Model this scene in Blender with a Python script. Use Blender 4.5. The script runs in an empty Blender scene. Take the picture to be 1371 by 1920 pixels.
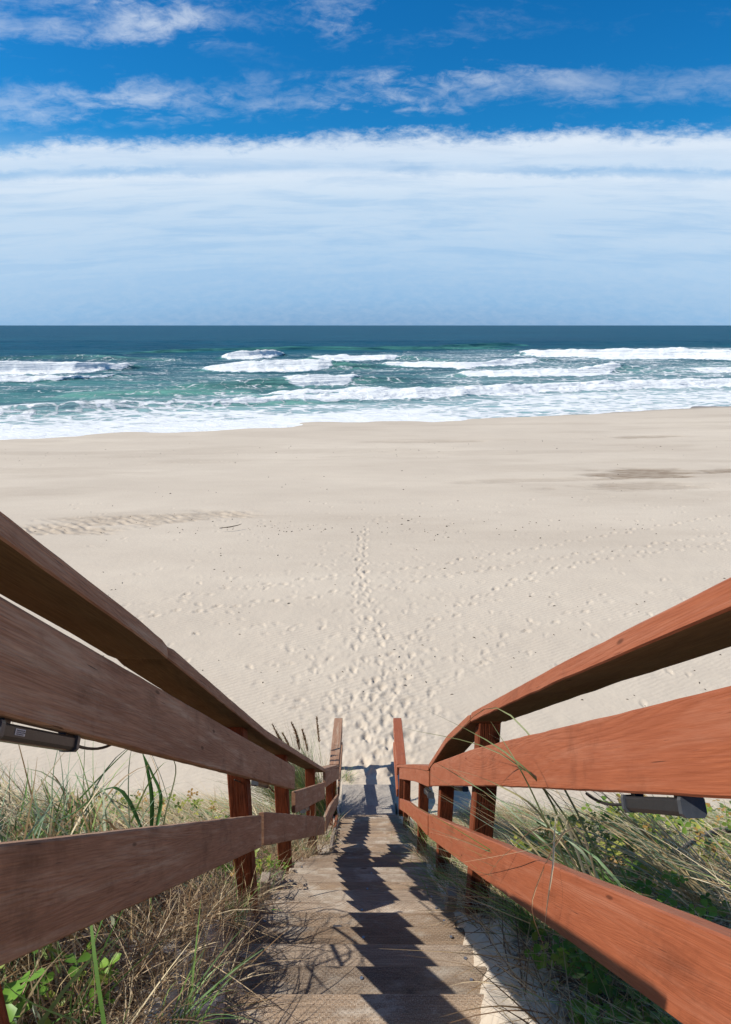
import bpy, math, random
import numpy as np
from mathutils import Vector, noise as mnoise
random.seed(7); rng = np.random.default_rng(11)
sc = bpy.context.scene
C = sc.collection
rad = math.radians

# ------------------------------------------------------------------ survey helpers
F, CX, CY, TH, CAMZ = 1190.0, 690.0, 960.0, rad(16.4), 8.0
ST, CT = math.sin(TH), math.cos(TH)
def ray(px, py):
    u, v = (px-CX)/F, (py-CY)/F
    return np.array([u, CT-v*ST, -ST-v*CT])
def at_x(px, py, x):            # sighted point on the vertical plane x
    d = ray(px, py); t = x/d[0]; return Vector((x, d[1]*t, CAMZ+d[2]*t))
def at_z(px, py, z):
    d = ray(px, py); t = (z-CAMZ)/d[2]; return Vector((d[0]*t, d[1]*t, z))
def at_y(px, py, y):
    d = ray(px, py); t = y/d[1]; return Vector((d[0]*t, y, CAMZ+d[2]*t))

# ------------------------------------------------------------------ object helpers
def tag(o, label=None, cat=None, group=None, kind=None):
    if label: o['label'] = label
    if cat: o['category'] = cat
    if group: o['group'] = group
    if kind: o['kind'] = kind
    return o
def empty(name, loc, label=None, cat=None, group=None):
    o = bpy.data.objects.new(name, None); C.objects.link(o); o.location = loc
    o.empty_display_size = .1
    return tag(o, label, cat, group)
def link(name, me, mat, parent=None):
    o = bpy.data.objects.new(name, me); C.objects.link(o)
    if mat is not None:
        for m in (mat if isinstance(mat, (list, tuple)) else [mat]): me.materials.append(m)
    if parent is not None:
        o.parent = parent; o.location = -parent.location
    return o
def np_mesh(name, verts, faces, uvs=None, smooth=False, attrs=None):
    """verts (n,3), faces (m,k) with constant k"""
    me = bpy.data.meshes.new(name)
    verts = np.asarray(verts, np.float32); faces = np.asarray(faces, np.int32)
    m, k = faces.shape
    me.vertices.add(len(verts)); me.vertices.foreach_set('co', verts.ravel())
    me.loops.add(m*k); me.loops.foreach_set('vertex_index', faces.ravel())
    me.polygons.add(m)
    me.polygons.foreach_set('loop_start', np.arange(0, m*k, k, dtype=np.int32))
    me.polygons.foreach_set('loop_total', np.full(m, k, np.int32))
    if smooth: me.polygons.foreach_set('use_smooth', np.ones(m, bool))
    if uvs is not None:
        l = me.uv_layers.new(name='UVMap'); l.data.foreach_set('uv', np.asarray(uvs, np.float32).ravel())
    for an, (typ, dom, arr) in (attrs or {}).items():
        a = me.attributes.new(an, typ, dom)
        a.data.foreach_set('color' if 'COLOR' in typ else 'value', np.asarray(arr, np.float32).ravel())
    me.update(calc_edges=True); me.validate()
    return me
class MB:
    def __init__(s): s.v=[]; s.f=[]; s.uv=[]; s.mi=[]
    def sweep(s, rings, us, vs, mi=0, closed_ends=True):
        b=len(s.v); k=len(rings[0])
        for r in rings: s.v += [tuple(p) for p in r]
        for i in range(len(rings)-1):
            for j in range(k):
                j2=(j+1)%k
                s.f.append((b+i*k+j, b+i*k+j2, b+(i+1)*k+j2, b+(i+1)*k+j))
                va, vb = vs[j], vs[j+1]
                s.uv += [(us[i],va),(us[i],vb),(us[i+1],vb),(us[i+1],va)]; s.mi.append(mi)
        if closed_ends:
            for i, rev in ((0,True),(len(rings)-1,False)):
                idx=list(range(b+i*k,b+i*k+k)); r=rings[i]
                if rev: idx=idx[::-1]
                s.f.append(tuple(idx)); s.mi.append(mi)
                c=r[0]
                for q in idx:
                    p=Vector(s.v[q]); s.uv.append((us[i]+ .02*(p-Vector(c)).length, 3+ (p-Vector(c)).length))
    def box(s, c, h, R=None, bev=.004, mi=0, uvo=0, axis=1):
        """chamfered box: centre, half sizes; long axis = axis"""
        a=[0,1,2]; a.remove(axis); p,q=a
        hp,hq=h[p],h[q]; b=min(bev,hp*.45,hq*.45,h[axis]*.45)
        sec=[(-hp+b,-hq),(hp-b,-hq),(hp,-hq+b),(hp,hq-b),(hp-b,hq),(-hp+b,hq),(-hp,hq-b),(-hp,-hq+b)]
        rings=[];us=[]
        for t,sh in ((-h[axis],b),(-h[axis]+b,0),(h[axis]-b,0),(h[axis],b)):
            rr=[]
            for (x,y) in sec:
                x2=x-math.copysign(min(sh,abs(x)),x) ; y2=y-math.copysign(min(sh,abs(y)),y)
                v=[0,0,0]; v[p]=x2; v[q]=y2; v[axis]=t
                v=Vector(v)
                if R is not None: v=R@v
                rr.append(v+Vector(c))
            rings.append(rr); us.append(t+uvo)
        vs=[uvo*1.7]
        for i in range(8):
            x0,y0=sec[i]; x1,y1=sec[(i+1)%8]; vs.append(vs[-1]+math.hypot(x1-x0,y1-y0))
        s.sweep(rings,us,vs,mi)
    def tube(s, pts, rs, n=8, mi=0, jit=0):
        pts=[Vector(p) for p in pts]; rings=[];us=[0]
        for i,p in enumerate(pts):
            d=(pts[min(i+1,len(pts)-1)]-pts[max(i-1,0)]).normalized()
            a=d.cross(Vector((0,0,1)))
            if a.length<.05: a=d.cross(Vector((1,0,0)))
            a.normalize(); b=d.cross(a)
            r=rs[i] if hasattr(rs,'__len__') else rs
            rings.append([p+(a*math.cos(2*math.pi*j/n)+b*math.sin(2*math.pi*j/n))*r*(1+jit*random.uniform(-1,1)) for j in range(n)])
            if i: us.append(us[-1]+(p-pts[i-1]).length)
        s.sweep(rings,us,[j*.02 for j in range(n+1)],mi)
    def mesh(s,name,smooth=False):
        me=bpy.data.meshes.new(name); me.from_pydata(s.v,[],s.f)
        l=me.uv_layers.new(name='UVMap'); l.data.foreach_set('uv',np.asarray(s.uv,np.float32).ravel())
        me.polygons.foreach_set('material_index',np.asarray(s.mi,np.int32))
        if smooth: me.polygons.foreach_set('use_smooth',np.ones(len(s.f),bool))
        me.update(); return me
    def build(s,name,mat,parent=None,smooth=False): return link(name,s.mesh(name,smooth),mat,parent)

# ------------------------------------------------------------------ material helpers
class NT:
    def __init__(s,name):
        s.m=bpy.data.materials.new(name); s.m.use_nodes=True; s.t=s.m.node_tree; s.n=s.t.nodes; s.l=s.t.links
        s.b=s.n['Principled BSDF']
    def N(s,typ,ins=None,**kw):
        n=s.n.new(typ)
        for k,v in kw.items(): setattr(n,k,v)
        for k,v in (ins or {}).items():
            if isinstance(v,bpy.types.NodeSocket): s.l.new(v,n.inputs[k])
            else: n.inputs[k].default_value=v
        return n
    def math(s,op,a,b=0.,c=0.,clamp=False): return s.N('ShaderNodeMath',{0:a,1:b,2:c},operation=op,use_clamp=clamp).outputs[0]
    def noise(s,vec,scale=5,detail=4,rough=.55,dist=0.): return s.N('ShaderNodeTexNoise',{'Vector':vec,'Scale':scale,'Detail':detail,'Roughness':rough,'Distortion':dist}).outputs[0]
    def map(s,v,a,b,c=0.,d=1.,smooth=False):
        return s.N('ShaderNodeMapRange',{'Value':v,'From Min':a,'From Max':b,'To Min':c,'To Max':d},interpolation_type='SMOOTHSTEP' if smooth else 'LINEAR').outputs[0]
    def mix(s,f,a,b,bt='MIX'):
        n=s.n.new('ShaderNodeMix'); n.data_type='RGBA'; n.blend_type=bt
        for i,v in ((0,f),(6,a),(7,b)):
            if isinstance(v,bpy.types.NodeSocket): s.l.new(v,n.inputs[i])
            else: n.inputs[i].default_value = v if i==0 else (*v[:3],1)
        return n.outputs[2]
    def ramp(s,f,stops):
        n=s.n.new('ShaderNodeValToRGB'); s.l.new(f,n.inputs[0]); e=n.color_ramp.elements
        while len(e)<len(stops): e.new(.5)
        for q,(p,c) in zip(e,stops): q.position=p; q.color=(*c,1)
        return n.outputs[0]
    def vec(s,v,scale=(1,1,1),loc=(0,0,0),rot=(0,0,0)):
        return s.N('ShaderNodeMapping',{'Vector':v,'Scale':scale,'Location':loc,'Rotation':rot}).outputs[0]
    def bump(s,h,strength=.3,dist=.01,normal=None):
        d={'Height':h,'Strength':strength,'Distance':dist}
        if normal is not None: d['Normal']=normal
        return s.N('ShaderNodeBump',d).outputs[0]
    def out(s,color=None,rough=None,normal=None,spec=None):
        for k,v in (('Base Color',color),('Roughness',rough),('Normal',normal),('Specular IOR Level',spec)):
            if v is None: continue
            if isinstance(v,bpy.types.NodeSocket): s.l.new(v,s.b.inputs[k])
            elif isinstance(v,tuple): s.b.inputs[k].default_value=(*v,1)
            else: s.b.inputs[k].default_value=v
        return s.m

def stained(name, base, dark, worn, worn_amt=.35, spec=.3, rough=.6, bumps=1.):
    t=NT(name); uv=t.N('ShaderNodeUVMap').outputs[0]
    obi=t.N('ShaderNodeObjectInfo').outputs['Random']
    off=t.N('ShaderNodeCombineXYZ',{0:t.math('MULTIPLY',obi,37.),1:t.math('MULTIPLY',obi,19.)}).outputs[0]
    uv=t.N('ShaderNodeVectorMath',{0:uv,1:off},operation='ADD').outputs[0]
    # cathedral grain: contour lines of a stretched noise field
    field=t.noise(t.vec(uv,(.42,8,1)),1.,2,.45,.08)
    g=t.math('FRACT',t.math('MULTIPLY',field,30.))
    g=t.math('ABSOLUTE',t.math('SUBTRACT',g,.5)); g=t.map(g,.02,.3,0,1,True)
    fine=t.noise(t.vec(uv,(9,260,1)),1.,3,.6)
    mid=t.noise(t.vec(uv,(2.2,9,1)),1.,4,.6)
    blot=t.noise(t.vec(uv,(1.6,22,1),(4,2,0)),1.,6,.72)
    c=t.mix(t.map(fine,.3,.75),base,dark)
    c=t.mix(t.math('MULTIPLY',t.map(g,1,0,0,1),.24),c,dark)
    c=t.mix(t.map(mid,.45,.75,0,.45),c,dark)
    c=t.mix(t.map(blot,.47,.70,0,worn_amt,True),c,worn)
    smu=t.noise(t.vec(uv,(3.2,3.2,1),(21,5,0)),1.,8,.72)
    c=t.mix(t.map(smu,.54,.72,0,.7),c,tuple(x*.55 for x in dark))
    scr=t.noise(t.vec(uv,(26,90,1),(2,35,0)),1.,4,.7)
    c=t.mix(t.map(scr,.66,.74,0,.6,True),c,worn)
    chk=t.noise(t.vec(uv,(5,120,1),(9,9,0)),1.,2,.5,.3)
    chkm=t.map(chk,.70,.76,0,1,True)
    c=t.mix(t.math('MULTIPLY',chkm,.7),c,tuple(x*.25 for x in dark))
    kn=t.N('ShaderNodeTexVoronoi',{'Vector':t.vec(uv,(2.6,8,1)),'Scale':1.},feature='F1').outputs['Distance']
    c=t.mix(t.map(kn,.03,.07,.75,0,True),c,tuple(x*.3 for x in dark))
    h=t.math('ADD',t.math('MULTIPLY',g,.22),t.math('MULTIPLY',fine,.55))
    h=t.math('SUBTRACT',h,t.math('MULTIPLY',chkm,1.2))
    h=t.math('ADD',h,t.math('MULTIPLY',mid,.6))
    return t.out(c,t.map(mid,.3,.7,rough-.08,rough+.15),t.bump(h,.55*bumps,.0035),spec)
M={}
M['stain']=stained('redwood_stain',(.385,.115,.050),(.26,.070,.030),(.44,.18,.105),.45,.3,.52,.7)
M['faded']=stained('faded_stain',(.47,.265,.165),(.22,.12,.075),(.52,.39,.28),.75,.2,.7,1.3)
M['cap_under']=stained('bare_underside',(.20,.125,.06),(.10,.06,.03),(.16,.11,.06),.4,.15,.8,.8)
M['post']=stained('post_stain',(.30,.075,.028),(.07,.02,.009),(.33,.11,.05),.3,.2,.75,3.2)
M['stringer']=stained('stringer_wood',(.40,.33,.26),(.22,.17,.13),(.46,.41,.35),.6,.15,.85,1.4)
M['darkwood']=stained('old_dark_wood',(.13,.115,.10),(.05,.045,.04),(.2,.19,.16),.5,.1,.9,2.)

def tread_mat():
    t=NT('weathered_tread'); uv=t.N('ShaderNodeUVMap').outputs[0]
    obi=t.N('ShaderNodeObjectInfo').outputs['Random']
    off=t.N('ShaderNodeCombineXYZ',{0:t.math('MULTIPLY',obi,31.),1:t.math('MULTIPLY',obi,17.)}).outputs[0]
    uo=t.N('ShaderNodeVectorMath',{0:uv,1:off},operation='ADD').outputs[0]
    fine=t.noise(t.vec(uo,(7,150,1)),1.,4,.65); mid=t.noise(t.vec(uo,(1.5,14,1)),1.,4,.6,.3)
    blot=t.noise(t.vec(uo,(3,4,1)),1.,5,.7)
    field=t.noise(t.vec(uo,(.7,8,1),(3,3,0)),1.,2,.5,.2)
    g=t.math('FRACT',t.math('MULTIPLY',field,22.)); g=t.math('ABSOLUTE',t.math('SUBTRACT',g,.5)); g=t.map(g,.02,.25,0,1,True)
    # incised slits in staggered rows
    s=t.N('ShaderNodeSeparateXYZ',{0:uv})
    row=t.math('DIVIDE',s.outputs[1],.0085); rf=t.math('FRACT',row); ri=t.math('FLOOR',row)
    slitv=t.map(t.math('ABSOLUTE',t.math('SUBTRACT',rf,.5)),.10,.22,1,0,True)
    uu=t.math('ADD',t.math('DIVIDE',s.outputs[0],.021),t.math('MULTIPLY',ri,.5))
    slitu=t.map(t.math('ABSOLUTE',t.math('SUBTRACT',t.math('FRACT',uu),.5)),.14,.24,1,0,True)
    slit=t.math('MULTIPLY',slitv,slitu)
    slit=t.math('MULTIPLY',slit,t.map(blot,.35,.6,.35,1))
    c=t.mix(t.map(mid,.3,.7),(.49,.345,.22),(.24,.165,.108))
    c=t.mix(t.map(obi,.35,1.,0,.65),c,(.40,.33,.26))
    c=t.mix(t.map(fine,.42,.8,0,.75),c,(.15,.105,.075))
    c=t.mix(t.math('MULTIPLY',t.map(g,1,0,0,1),.28),c,(.18,.12,.08))
    c=t.mix(t.math('MULTIPLY',slit,.30),c,(.12,.085,.06))
    sand=t.noise(t.vec(uo,(3.2,6,1),(8,1,0)),1.,7,.7)
    c=t.mix(t.map(sand,.50,.66,0,.8,True),c,(.54,.47,.38))
    grains=t.noise(t.vec(uo,(240,240,1)),1.,2,.6)
    c=t.mix(t.math('MULTIPLY',t.map(grains,.54,.62,0,.75),t.map(blot,.35,.6,.2,1)),c,(.58,.51,.42))
    c=t.mix(t.map(grains,.36,.42,.45,0),c,(.12,.09,.07))
    kn=t.N('ShaderNodeTexVoronoi',{'Vector':t.vec(uo,(2.2,7,1)),'Scale':1.},feature='F1').outputs['Distance']
    c=t.mix(t.map(kn,.03,.08,.7,0,True),c,(.10,.06,.04))
    st=t.noise(t.vec(uo,(6,10,1),(2,7,0)),1.,5,.7)
    c=t.mix(t.map(st,.6,.72,0,.6,True),c,(.12,.1,.08))
    c=t.N('ShaderNodeHueSaturation',{'Value':t.map(t.math('FRACT',t.math('MULTIPLY',obi,7.3)),0,1,.70,1.12),'Color':c}).outputs[0]
    h=t.math('SUBTRACT',t.math('ADD',fine,t.math('MULTIPLY',g,.4)),t.math('MULTIPLY',slit,.7))
    return t.out(c,.88,t.bump(h,.8,.003),.15)
M['tread']=tread_mat()

def sand_mat():
    t=NT('dry_beach_sand'); pos=t.N('ShaderNodeNewGeometry').outputs['Position']
    damp=t.N('ShaderNodeAttribute',attribute_name='damp').outputs['Fac']
    wet=t.N('ShaderNodeAttribute',attribute_name='wet').outputs['Fac']
    litter=t.N('ShaderNodeAttribute',attribute_name='litter').outputs['Fac']
    big=t.noise(t.vec(pos,(.05,.12,.1)),1.,4,.6,.4); mid=t.noise(t.vec(pos,(.5,1.3,1)),1.,5,.6)
    fine=t.noise(pos,110.,3,.7); grit=t.noise(pos,420.,2,.7)
    c=t.mix(t.map(big,.3,.7),(.66,.575,.46),(.55,.472,.375))
    c=t.mix(t.map(mid,.4,.75,0,.3),c,(.50,.42,.335))
    c=t.mix(t.map(fine,.35,.75,0,.32),c,(.42,.35,.28))
    c=t.mix(t.map(grit,.60,.75,0,.35),c,(.2,.16,.13))
    dn=t.noise(t.vec(pos,(1.2,5,1)),1.,4,.65)
    c=t.mix(t.math('MULTIPLY',damp,t.map(dn,.3,.6,.35,1.)),c,(.27,.205,.145))
    c=t.mix(wet,c,(.20,.165,.13))
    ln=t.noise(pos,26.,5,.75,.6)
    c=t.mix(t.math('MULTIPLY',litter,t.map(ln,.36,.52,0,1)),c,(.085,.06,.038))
    # wind ripples
    wv=t.N('ShaderNodeTexWave',{'Vector':t.vec(pos,(1,1,1),(0,0,0),(0,0,rad(62))),'Scale':2.6,'Distortion':5.,'Detail':3.,'Detail Scale':.9,'Detail Roughness':.55},wave_type='BANDS').outputs['Fac']
    rm=t.map(t.noise(t.vec(pos,(.16,.3,1)),1.,3,.6),.35,.6,.15,1.,True)
    h=t.math('ADD',t.math('MULTIPLY',t.math('MULTIPLY',wv,rm),.0065),t.math('MULTIPLY',t.noise(pos,7.,6,.6),.015))
    h=t.math('ADD',h,t.math('MULTIPLY',fine,.0022))
    r=t.math('SUBTRACT',.95,t.math('MULTIPLY',wet,.55))
    n=t.N('ShaderNodeBump',{'Height':h,'Strength':.75,'Distance':1.}).outputs[0]
    return t.out(c,r,n,.2)
M['sand']=sand_mat()

def sea_mat():
    t=NT('sea_water'); pos=t.N('ShaderNodeNewGeometry').outputs['Position']
    foam=t.N('ShaderNodeAttribute',attribute_name='foam').outputs['Fac']
    green=t.N('ShaderNodeAttribute',attribute_name='green').outputs['Fac']
    n1=t.noise(t.vec(pos,(.12,.35,1)),1.,9,.70,.7)
    n2=t.noise(t.vec(pos,(.55,1.3,1),(5,5,0)),1.,8,.7,1.2)
    thr=t.math('SUBTRACT',1.,foam)
    nn=t.math('ADD',t.math('MULTIPLY',n1,.55),t.math('MULTIPLY',n2,.45))
    nn=t.map(nn,.36,.64)
    web=t.N('ShaderNodeTexVoronoi',{'Vector':t.N('ShaderNodeVectorMath',{0:t.vec(pos,(.40,.62,1)),1:t.N('ShaderNodeTexNoise',{'Vector':pos,'Scale':.35,'Detail':4.}).outputs[1]},operation='ADD').outputs[0],'Scale':1.},feature='DISTANCE_TO_EDGE').outputs['Distance']
    nn=t.math('ADD',t.math('MULTIPLY',nn,.75),t.map(web,.0,.20,.35,0.))
    m=t.math('DIVIDE',t.math('SUBTRACT',nn,thr),.22,clamp=True)
    streak=t.noise(t.vec(pos,(.02,.08,1)),1.,6,.6,.3)
    c=t.mix(green,(.007,.088,.150),(.13,.37,.28))
    c=t.mix(t.map(streak,.4,.7,0,.55),c,(.016,.13,.155))
    chop=t.noise(t.vec(pos,(.035,.22,1),(3,1,0)),1.,7,.66)
    c=t.mix(t.map(chop,.40,.60,0,.75),c,(.004,.052,.090))
    fr=t.noise(t.vec(pos,(.006,.018,1),(9,2,0)),1.,8,.7)
    c=t.mix(t.map(fr,.40,.60,0,.6),c,(.004,.050,.095))
    c=t.mix(t.map(foam,.22,.72,0,.80,True),c,(.33,.52,.54))
    w=t.noise(t.vec(pos,(.25,.7,1)),1.,6,.65,.5); w2=t.noise(t.vec(pos,(1.6,3.5,1)),1.,5,.65)
    far=t.noise(t.vec(pos,(.03,.10,1)),1.,4,.6)
    h=t.math('ADD',t.math('MULTIPLY',w,.75),t.math('MULTIPLY',w2,.16))
    h=t.math('ADD',h,t.math('MULTIPLY',far,2.6))
    h=t.math('ADD',h,t.math('MULTIPLY',t.math('MULTIPLY',m,n2),.35))
    n=t.N('ShaderNodeBump',{'Height':h,'Strength':.75,'Distance':1.}).outputs[0]
    w=t.out(c,.42,n,.045)
    fo=t.N('ShaderNodeBsdfPrincipled',{'Base Color':t.mix(t.map(n2,.3,.7),(.80,.84,.85),(.95,.955,.94)),'Roughness':.9,'Specular IOR Level':.1,'Normal':n})
    mx=t.N('ShaderNodeMixShader',{0:m}); t.l.new(t.b.outputs[0],mx.inputs[1]); t.l.new(fo.outputs[0],mx.inputs[2])
    t.l.new(mx.outputs[0],t.n['Material Output'].inputs[0])
    return w
M['sea']=sea_mat()

def blade_mat(name,trans=.25,rough=.5):
    t=NT(name); a=t.N('ShaderNodeAttribute',attribute_name='Col').outputs['Color']
    pos=t.N('ShaderNodeNewGeometry').outputs['Position']
    c=t.mix(t.map(t.noise(pos,90.,2),.35,.7,0,.22),a,(.1,.09,.05))
    t.out(c,rough,None,.25)
    tr=t.N('ShaderNodeBsdfTranslucent',{'Color':c})
    mx=t.N('ShaderNodeMixShader',{0:trans}); t.l.new(t.b.outputs[0],mx.inputs[1]); t.l.new(tr.outputs[0],mx.inputs[2])
    t.l.new(mx.outputs[0],t.n['Material Output'].inputs[0]); return t.m
M['blade']=blade_mat('grass_blade',.28,.45); M['leaf']=blade_mat('weed_leaf',.35,.4)

def plain(name,col,rough=.5,metal=0.,bump=None,spec=.5,var=.0):
    t=NT(name); pos=t.N('ShaderNodeNewGeometry').outputs['Position']
    n=t.noise(pos,60.,4,.6); c=t.mix(t.map(n,.3,.7,0,var),col,tuple(x*.4 for x in col)) if var else col
    t.b.inputs['Metallic'].default_value=metal
    return t.out(c,rough,t.bump(n,bump,.003) if bump else None,spec)
M['black']=plain('black_aluminium',(.022,.023,.026),.38,.0,.15,.5,.3)
M['endcap']=plain('grey_end_plate',(.06,.068,.08),.35,.0,.2,.5,.5)
M['lens']=plain('frosted_lens',(.16,.13,.11),.25,0,None,.5)
M['cable']=plain('black_cable',(.015,.015,.016),.5)
M['sticker']=plain('white_sticker',(.55,.58,.62),.6)
M['print']=plain('sticker_print',(.08,.09,.11),.6)
M['screw']=plain('galvanised_screw',(.35,.38,.42),.4,.8)
M['nail']=plain('painted_screw_head',(.12,.045,.03),.6,.2,.3,.3,.5)
M['gum']=plain('flattened_gum',(.09,.09,.1),.8,0,.5,.2,.4)
M['bark']=plain('driftwood_bark',(.30,.25,.20),.9,0,1.,.1,.75)
M['twig']=plain('dark_twig',(.07,.05,.04),.9,0,.4,.1,.3)
M['slab']=None
def slab_mat():
    t=NT('sandy_slab'); pos=t.N('ShaderNodeNewGeometry').outputs['Position']
    s=t.noise(pos,140.,3,.7); b=t.noise(pos,5.,5,.7); 
    c=t.mix(t.map(b,.35,.65),(.36,.33,.30),(.58,.52,.44))
    c=t.mix(t.map(s,.45,.60,0,.8),c,(.13,.125,.12))
    return t.out(c,.95,t.bump(s,.6,.004),.15)
M['slab']=slab_mat()

# ------------------------------------------------------------------ profiles
NOSE=np.array([(-6,-3.84),(4.2,4.22),(5.5,5.41),(8.75,7.85),(9.3,8.03),(400,8.03)])
def nose_z(y): return CAMZ-np.interp(y,NOSE[:,0],NOSE[:,1])
def shore_y(x): return 64.6+.30*x
def fbm(x,y,seed=0,octs=4,lac=2.,gain=.5):
    """cheap value noise on arrays"""
    r=np.random.default_rng(100+seed); T=r.random((256,256)).astype(np.float32)
    out=np.zeros(np.shape(x),np.float32); a=1.; tot=0
    X=np.asarray(x,np.float64)+1000.; Y=np.asarray(y,np.float64)+1000.
    for o in range(octs):
        xi=np.floor(X).astype(np.int64); yi=np.floor(Y).astype(np.int64)
        fx=X-xi; fy=Y-yi; fx=fx*fx*(3-2*fx); fy=fy*fy*(3-2*fy)
        x0=xi&255;x1=(xi+1)&255;y0=yi&255;y1=(yi+1)&255
        v=(T[x0,y0]*(1-fx)+T[x1,y0]*fx)*(1-fy)+(T[x0,y1]*(1-fx)+T[x1,y1]*fx)*fy
        out+=a*v.astype(np.float32); tot+=a; a*=gain; X=X*lac+17.3; Y=Y*lac+9.1
    return out/tot
def sstep(a,b,x): t=np.clip((x-a)/(b-a),0,1); return t*t*(3-2*t)
def ground_z(x,y):
    x=np.asarray(x,float); y=np.asarray(y,float)
    nz=nose_z(y)
    ax=np.abs(x)
    tlx=np.interp(y,[0,4.1,4.5,5.4,5.6,8.8],[-.60,-.60,-.54,-.50,-.37,-.47]); trx=np.interp(y,[0,4.0,5.5,8.8],[.47,.46,.55,.51])
    dd=np.minimum(x-tlx,trx-x)+.05*(fbm(x*4,y*4,5,3)-.5)
    inside=sstep(-.02,.07,dd)
    # dune face beside the stairs
    dune_w=1-sstep(8.0,9.4,y)
    off=-.045+.05*(fbm(x*5,y*5,3,3)-.5)+sstep(.72,1.5,ax)*(.26+.30*(fbm(x*1.1,y*1.1,1,4)-.5))
    foot=-.30*sstep(7.2,8.6,y)*sstep(.9,2.2,ax)*(1-sstep(8.6,9.8,y))
    bumpL=.42*np.exp(-((x+2.2)/1.1)**2-((y-2.1)/1.4)**2)
    bumpR=.10*np.exp(-((x-2.4)/1.2)**2-((y-2.2)/1.3)**2)
    mound=.11*np.exp(-((x-.60)/.16)**2-((y-1.65)/.6)**2)+.13*np.exp(-((x+.66)/.24)**2-((y-1.9)/.6)**2)
    mound+=.10*np.exp(-((x-.66)/.18)**2-((y-2.3)/.4)**2)
    z=nz+dune_w*(off+foot+bumpL+bumpR+mound)
    z=np.where(inside>0, z*(1-inside)+inside*(nz-.33*(y<9.2)), z)
    nn_=.35*(fbm(x*7,y*7,12,4)-.5)
    sR=sstep(.0,.30,(x-.49+.22*np.exp(-((y-1.45)/.55)**2))*2.2+nn_*.5)
    sL=sstep(.0,.30,(-x-.62+.26*np.exp(-((y-1.65)/.45)**2))*2.2+nn_*.5)
    so=np.maximum(sR*np.exp(-((y-1.5)/.9)**4),sL*np.exp(-((y-1.6)/.7)**4))*(np.abs(x)<.75)
    z=np.where(so>0, np.maximum(z,z*(1-so)+so*(nz-.012+.035*fbm(x*6,y*6,13,3))),z)
    # beach
    bw=sstep(8.6,10.2,y)
    n=shore_y(x)-y
    beach=-.06+.10*(fbm(x*.12,y*.2,2,4)-.5)*sstep(10,20,y)
    beach=beach-1.50*sstep(45,-6,n)-.06*np.clip(-n-4,0,60)
    z=z*(1-bw)+beach*bw
    return z

# ------------------------------------------------------------------ sand sheet
uc=np.linspace(-.80,.80,1000)
uo=np.geomspace(.83,6,26)
us=np.concatenate([-uo[::-1],uc,uo])
ty=np.geomspace(2.0,100.,1350); ys=ty-5.0      # y+5
ys=np.concatenate([ys[ys<92],[100,130]])
U,Y=np.meshgrid(us,ys); X=U*(Y+5.)*(.9)
Z=ground_z(X,Y)
Z=Z+(np.exp(-((Y-14)/8.)**2)*.03*(fbm(X*1.7,Y*1.7,8,4)-.5))*(Y>9)
damp=np.zeros_like(Z)
Z=Z+(Y<8)*(.035*(fbm(X*9,Y*9,9,4)-.5)+.02*(fbm(X*24,Y*24,10,3)-.5))
def foot(x,y,ang,L=.30,Wd=.12,dep=.035):
    j0=np.searchsorted(ys,y-.45); j1=np.searchsorted(ys,y+.45)
    if j1<=j0: return
    w=.9*(y+5.); c0=np.searchsorted(us,(x-.5)/w); c1=np.searchsorted(us,(x+.5)/w)
    if c1<=c0: return
    xx=X[j0:j1,c0:c1]-x; yy=Y[j0:j1,c0:c1]-y
    a=xx*math.cos(ang)+yy*math.sin(ang); b=-xx*math.sin(ang)+yy*math.cos(ang)
    r=np.sqrt((a/(L*.5))**2+(b/(Wd*.5*(1+.25*np.sign(a))))**2)
    Z[j0:j1,c0:c1]+= -dep*(1-sstep(.35,1.2,r))+dep*.28*np.exp(-((r-1.45)/.33)**2)
def trail(pts,step=.42,dep=.035,side=.10,jit=.05,skip=0.):
    P=[at_z(px,py,-.06) for px,py in pts]; d=0;k=0
    for a,b in zip(P[:-1],P[1:]):
        L=(b-a).length; dr=(b-a)/L; an=math.atan2(dr.y,dr.x)
        s=d
        while s<L:
            q=a+dr*s; k+=1
            sg=1 if k%2 else -1
            if random.random()>=skip:
                foot(q.x-dr.y*side*sg+random.gauss(0,jit),q.y+dr.x*side*sg+random.gauss(0,jit),an+random.gauss(0,.15)+sg*.1,random.uniform(.27,.33),.15,dep*random.uniform(.45,.8))
            s+=step*random.uniform(.9,1.1)
        d=s-L
trail([(690,1440),(704,1340),(725,1215),(690,1130),(680,1075),(682,985)],.40,.055)
trail([(700,1430),(690,1300),(668,1180),(672,1090),(678,1010)],.55,.045)
trail([(350,1115),(560,1088),(740,1070),(900,1045),(1100,1010),(1371,965)],.60,.05)
trail([(255,1158),(420,1138),(620,1112),(800,1083),(1010,1052),(1371,1000)],.60,.05)
trail([(235,1135),(500,1100),(760,1075),(1000,1040)],.55,.025,skip=.2)
trail([(735,1400),(770,1195),(860,1140),(960,1090),(1120,1050),(1371,1015)],.5,.05)
trail([(760,1420),(830,1290),(960,1190),(1150,1120)],.6,.04,skip=.15)
trail([(690,1420),(600,1250),(480,1170),(330,1120)],.6,.035,skip=.15)
trail([(0,832),(300,838),(700,822),(1000,805),(1371,790)],.8,.05,.2,.25,.3)
trail([(0,850),(420,845),(900,830)],.9,.045,.2,.3,.45)
trail([(600,985),(760,960),(1371,905)],.8,.03,.2,.2,.3)
for i in range(420):      # trampled apron in front of the steps
    y=10.0+abs(random.gauss(0,6.0)); x=random.gauss(.2,.5+.16*(y-9))
    foot(x,y,random.gauss(math.pi/2,.6),random.uniform(.22,.36),random.uniform(.15,.24),random.uniform(.006,.014))
for i in range(260):
    y=random.uniform(12,30); x=random.uniform(-.5,.62)*y
    foot(x,y,random.uniform(0,3.1),random.uniform(.2,.32),.13,random.uniform(.008,.028))
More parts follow.
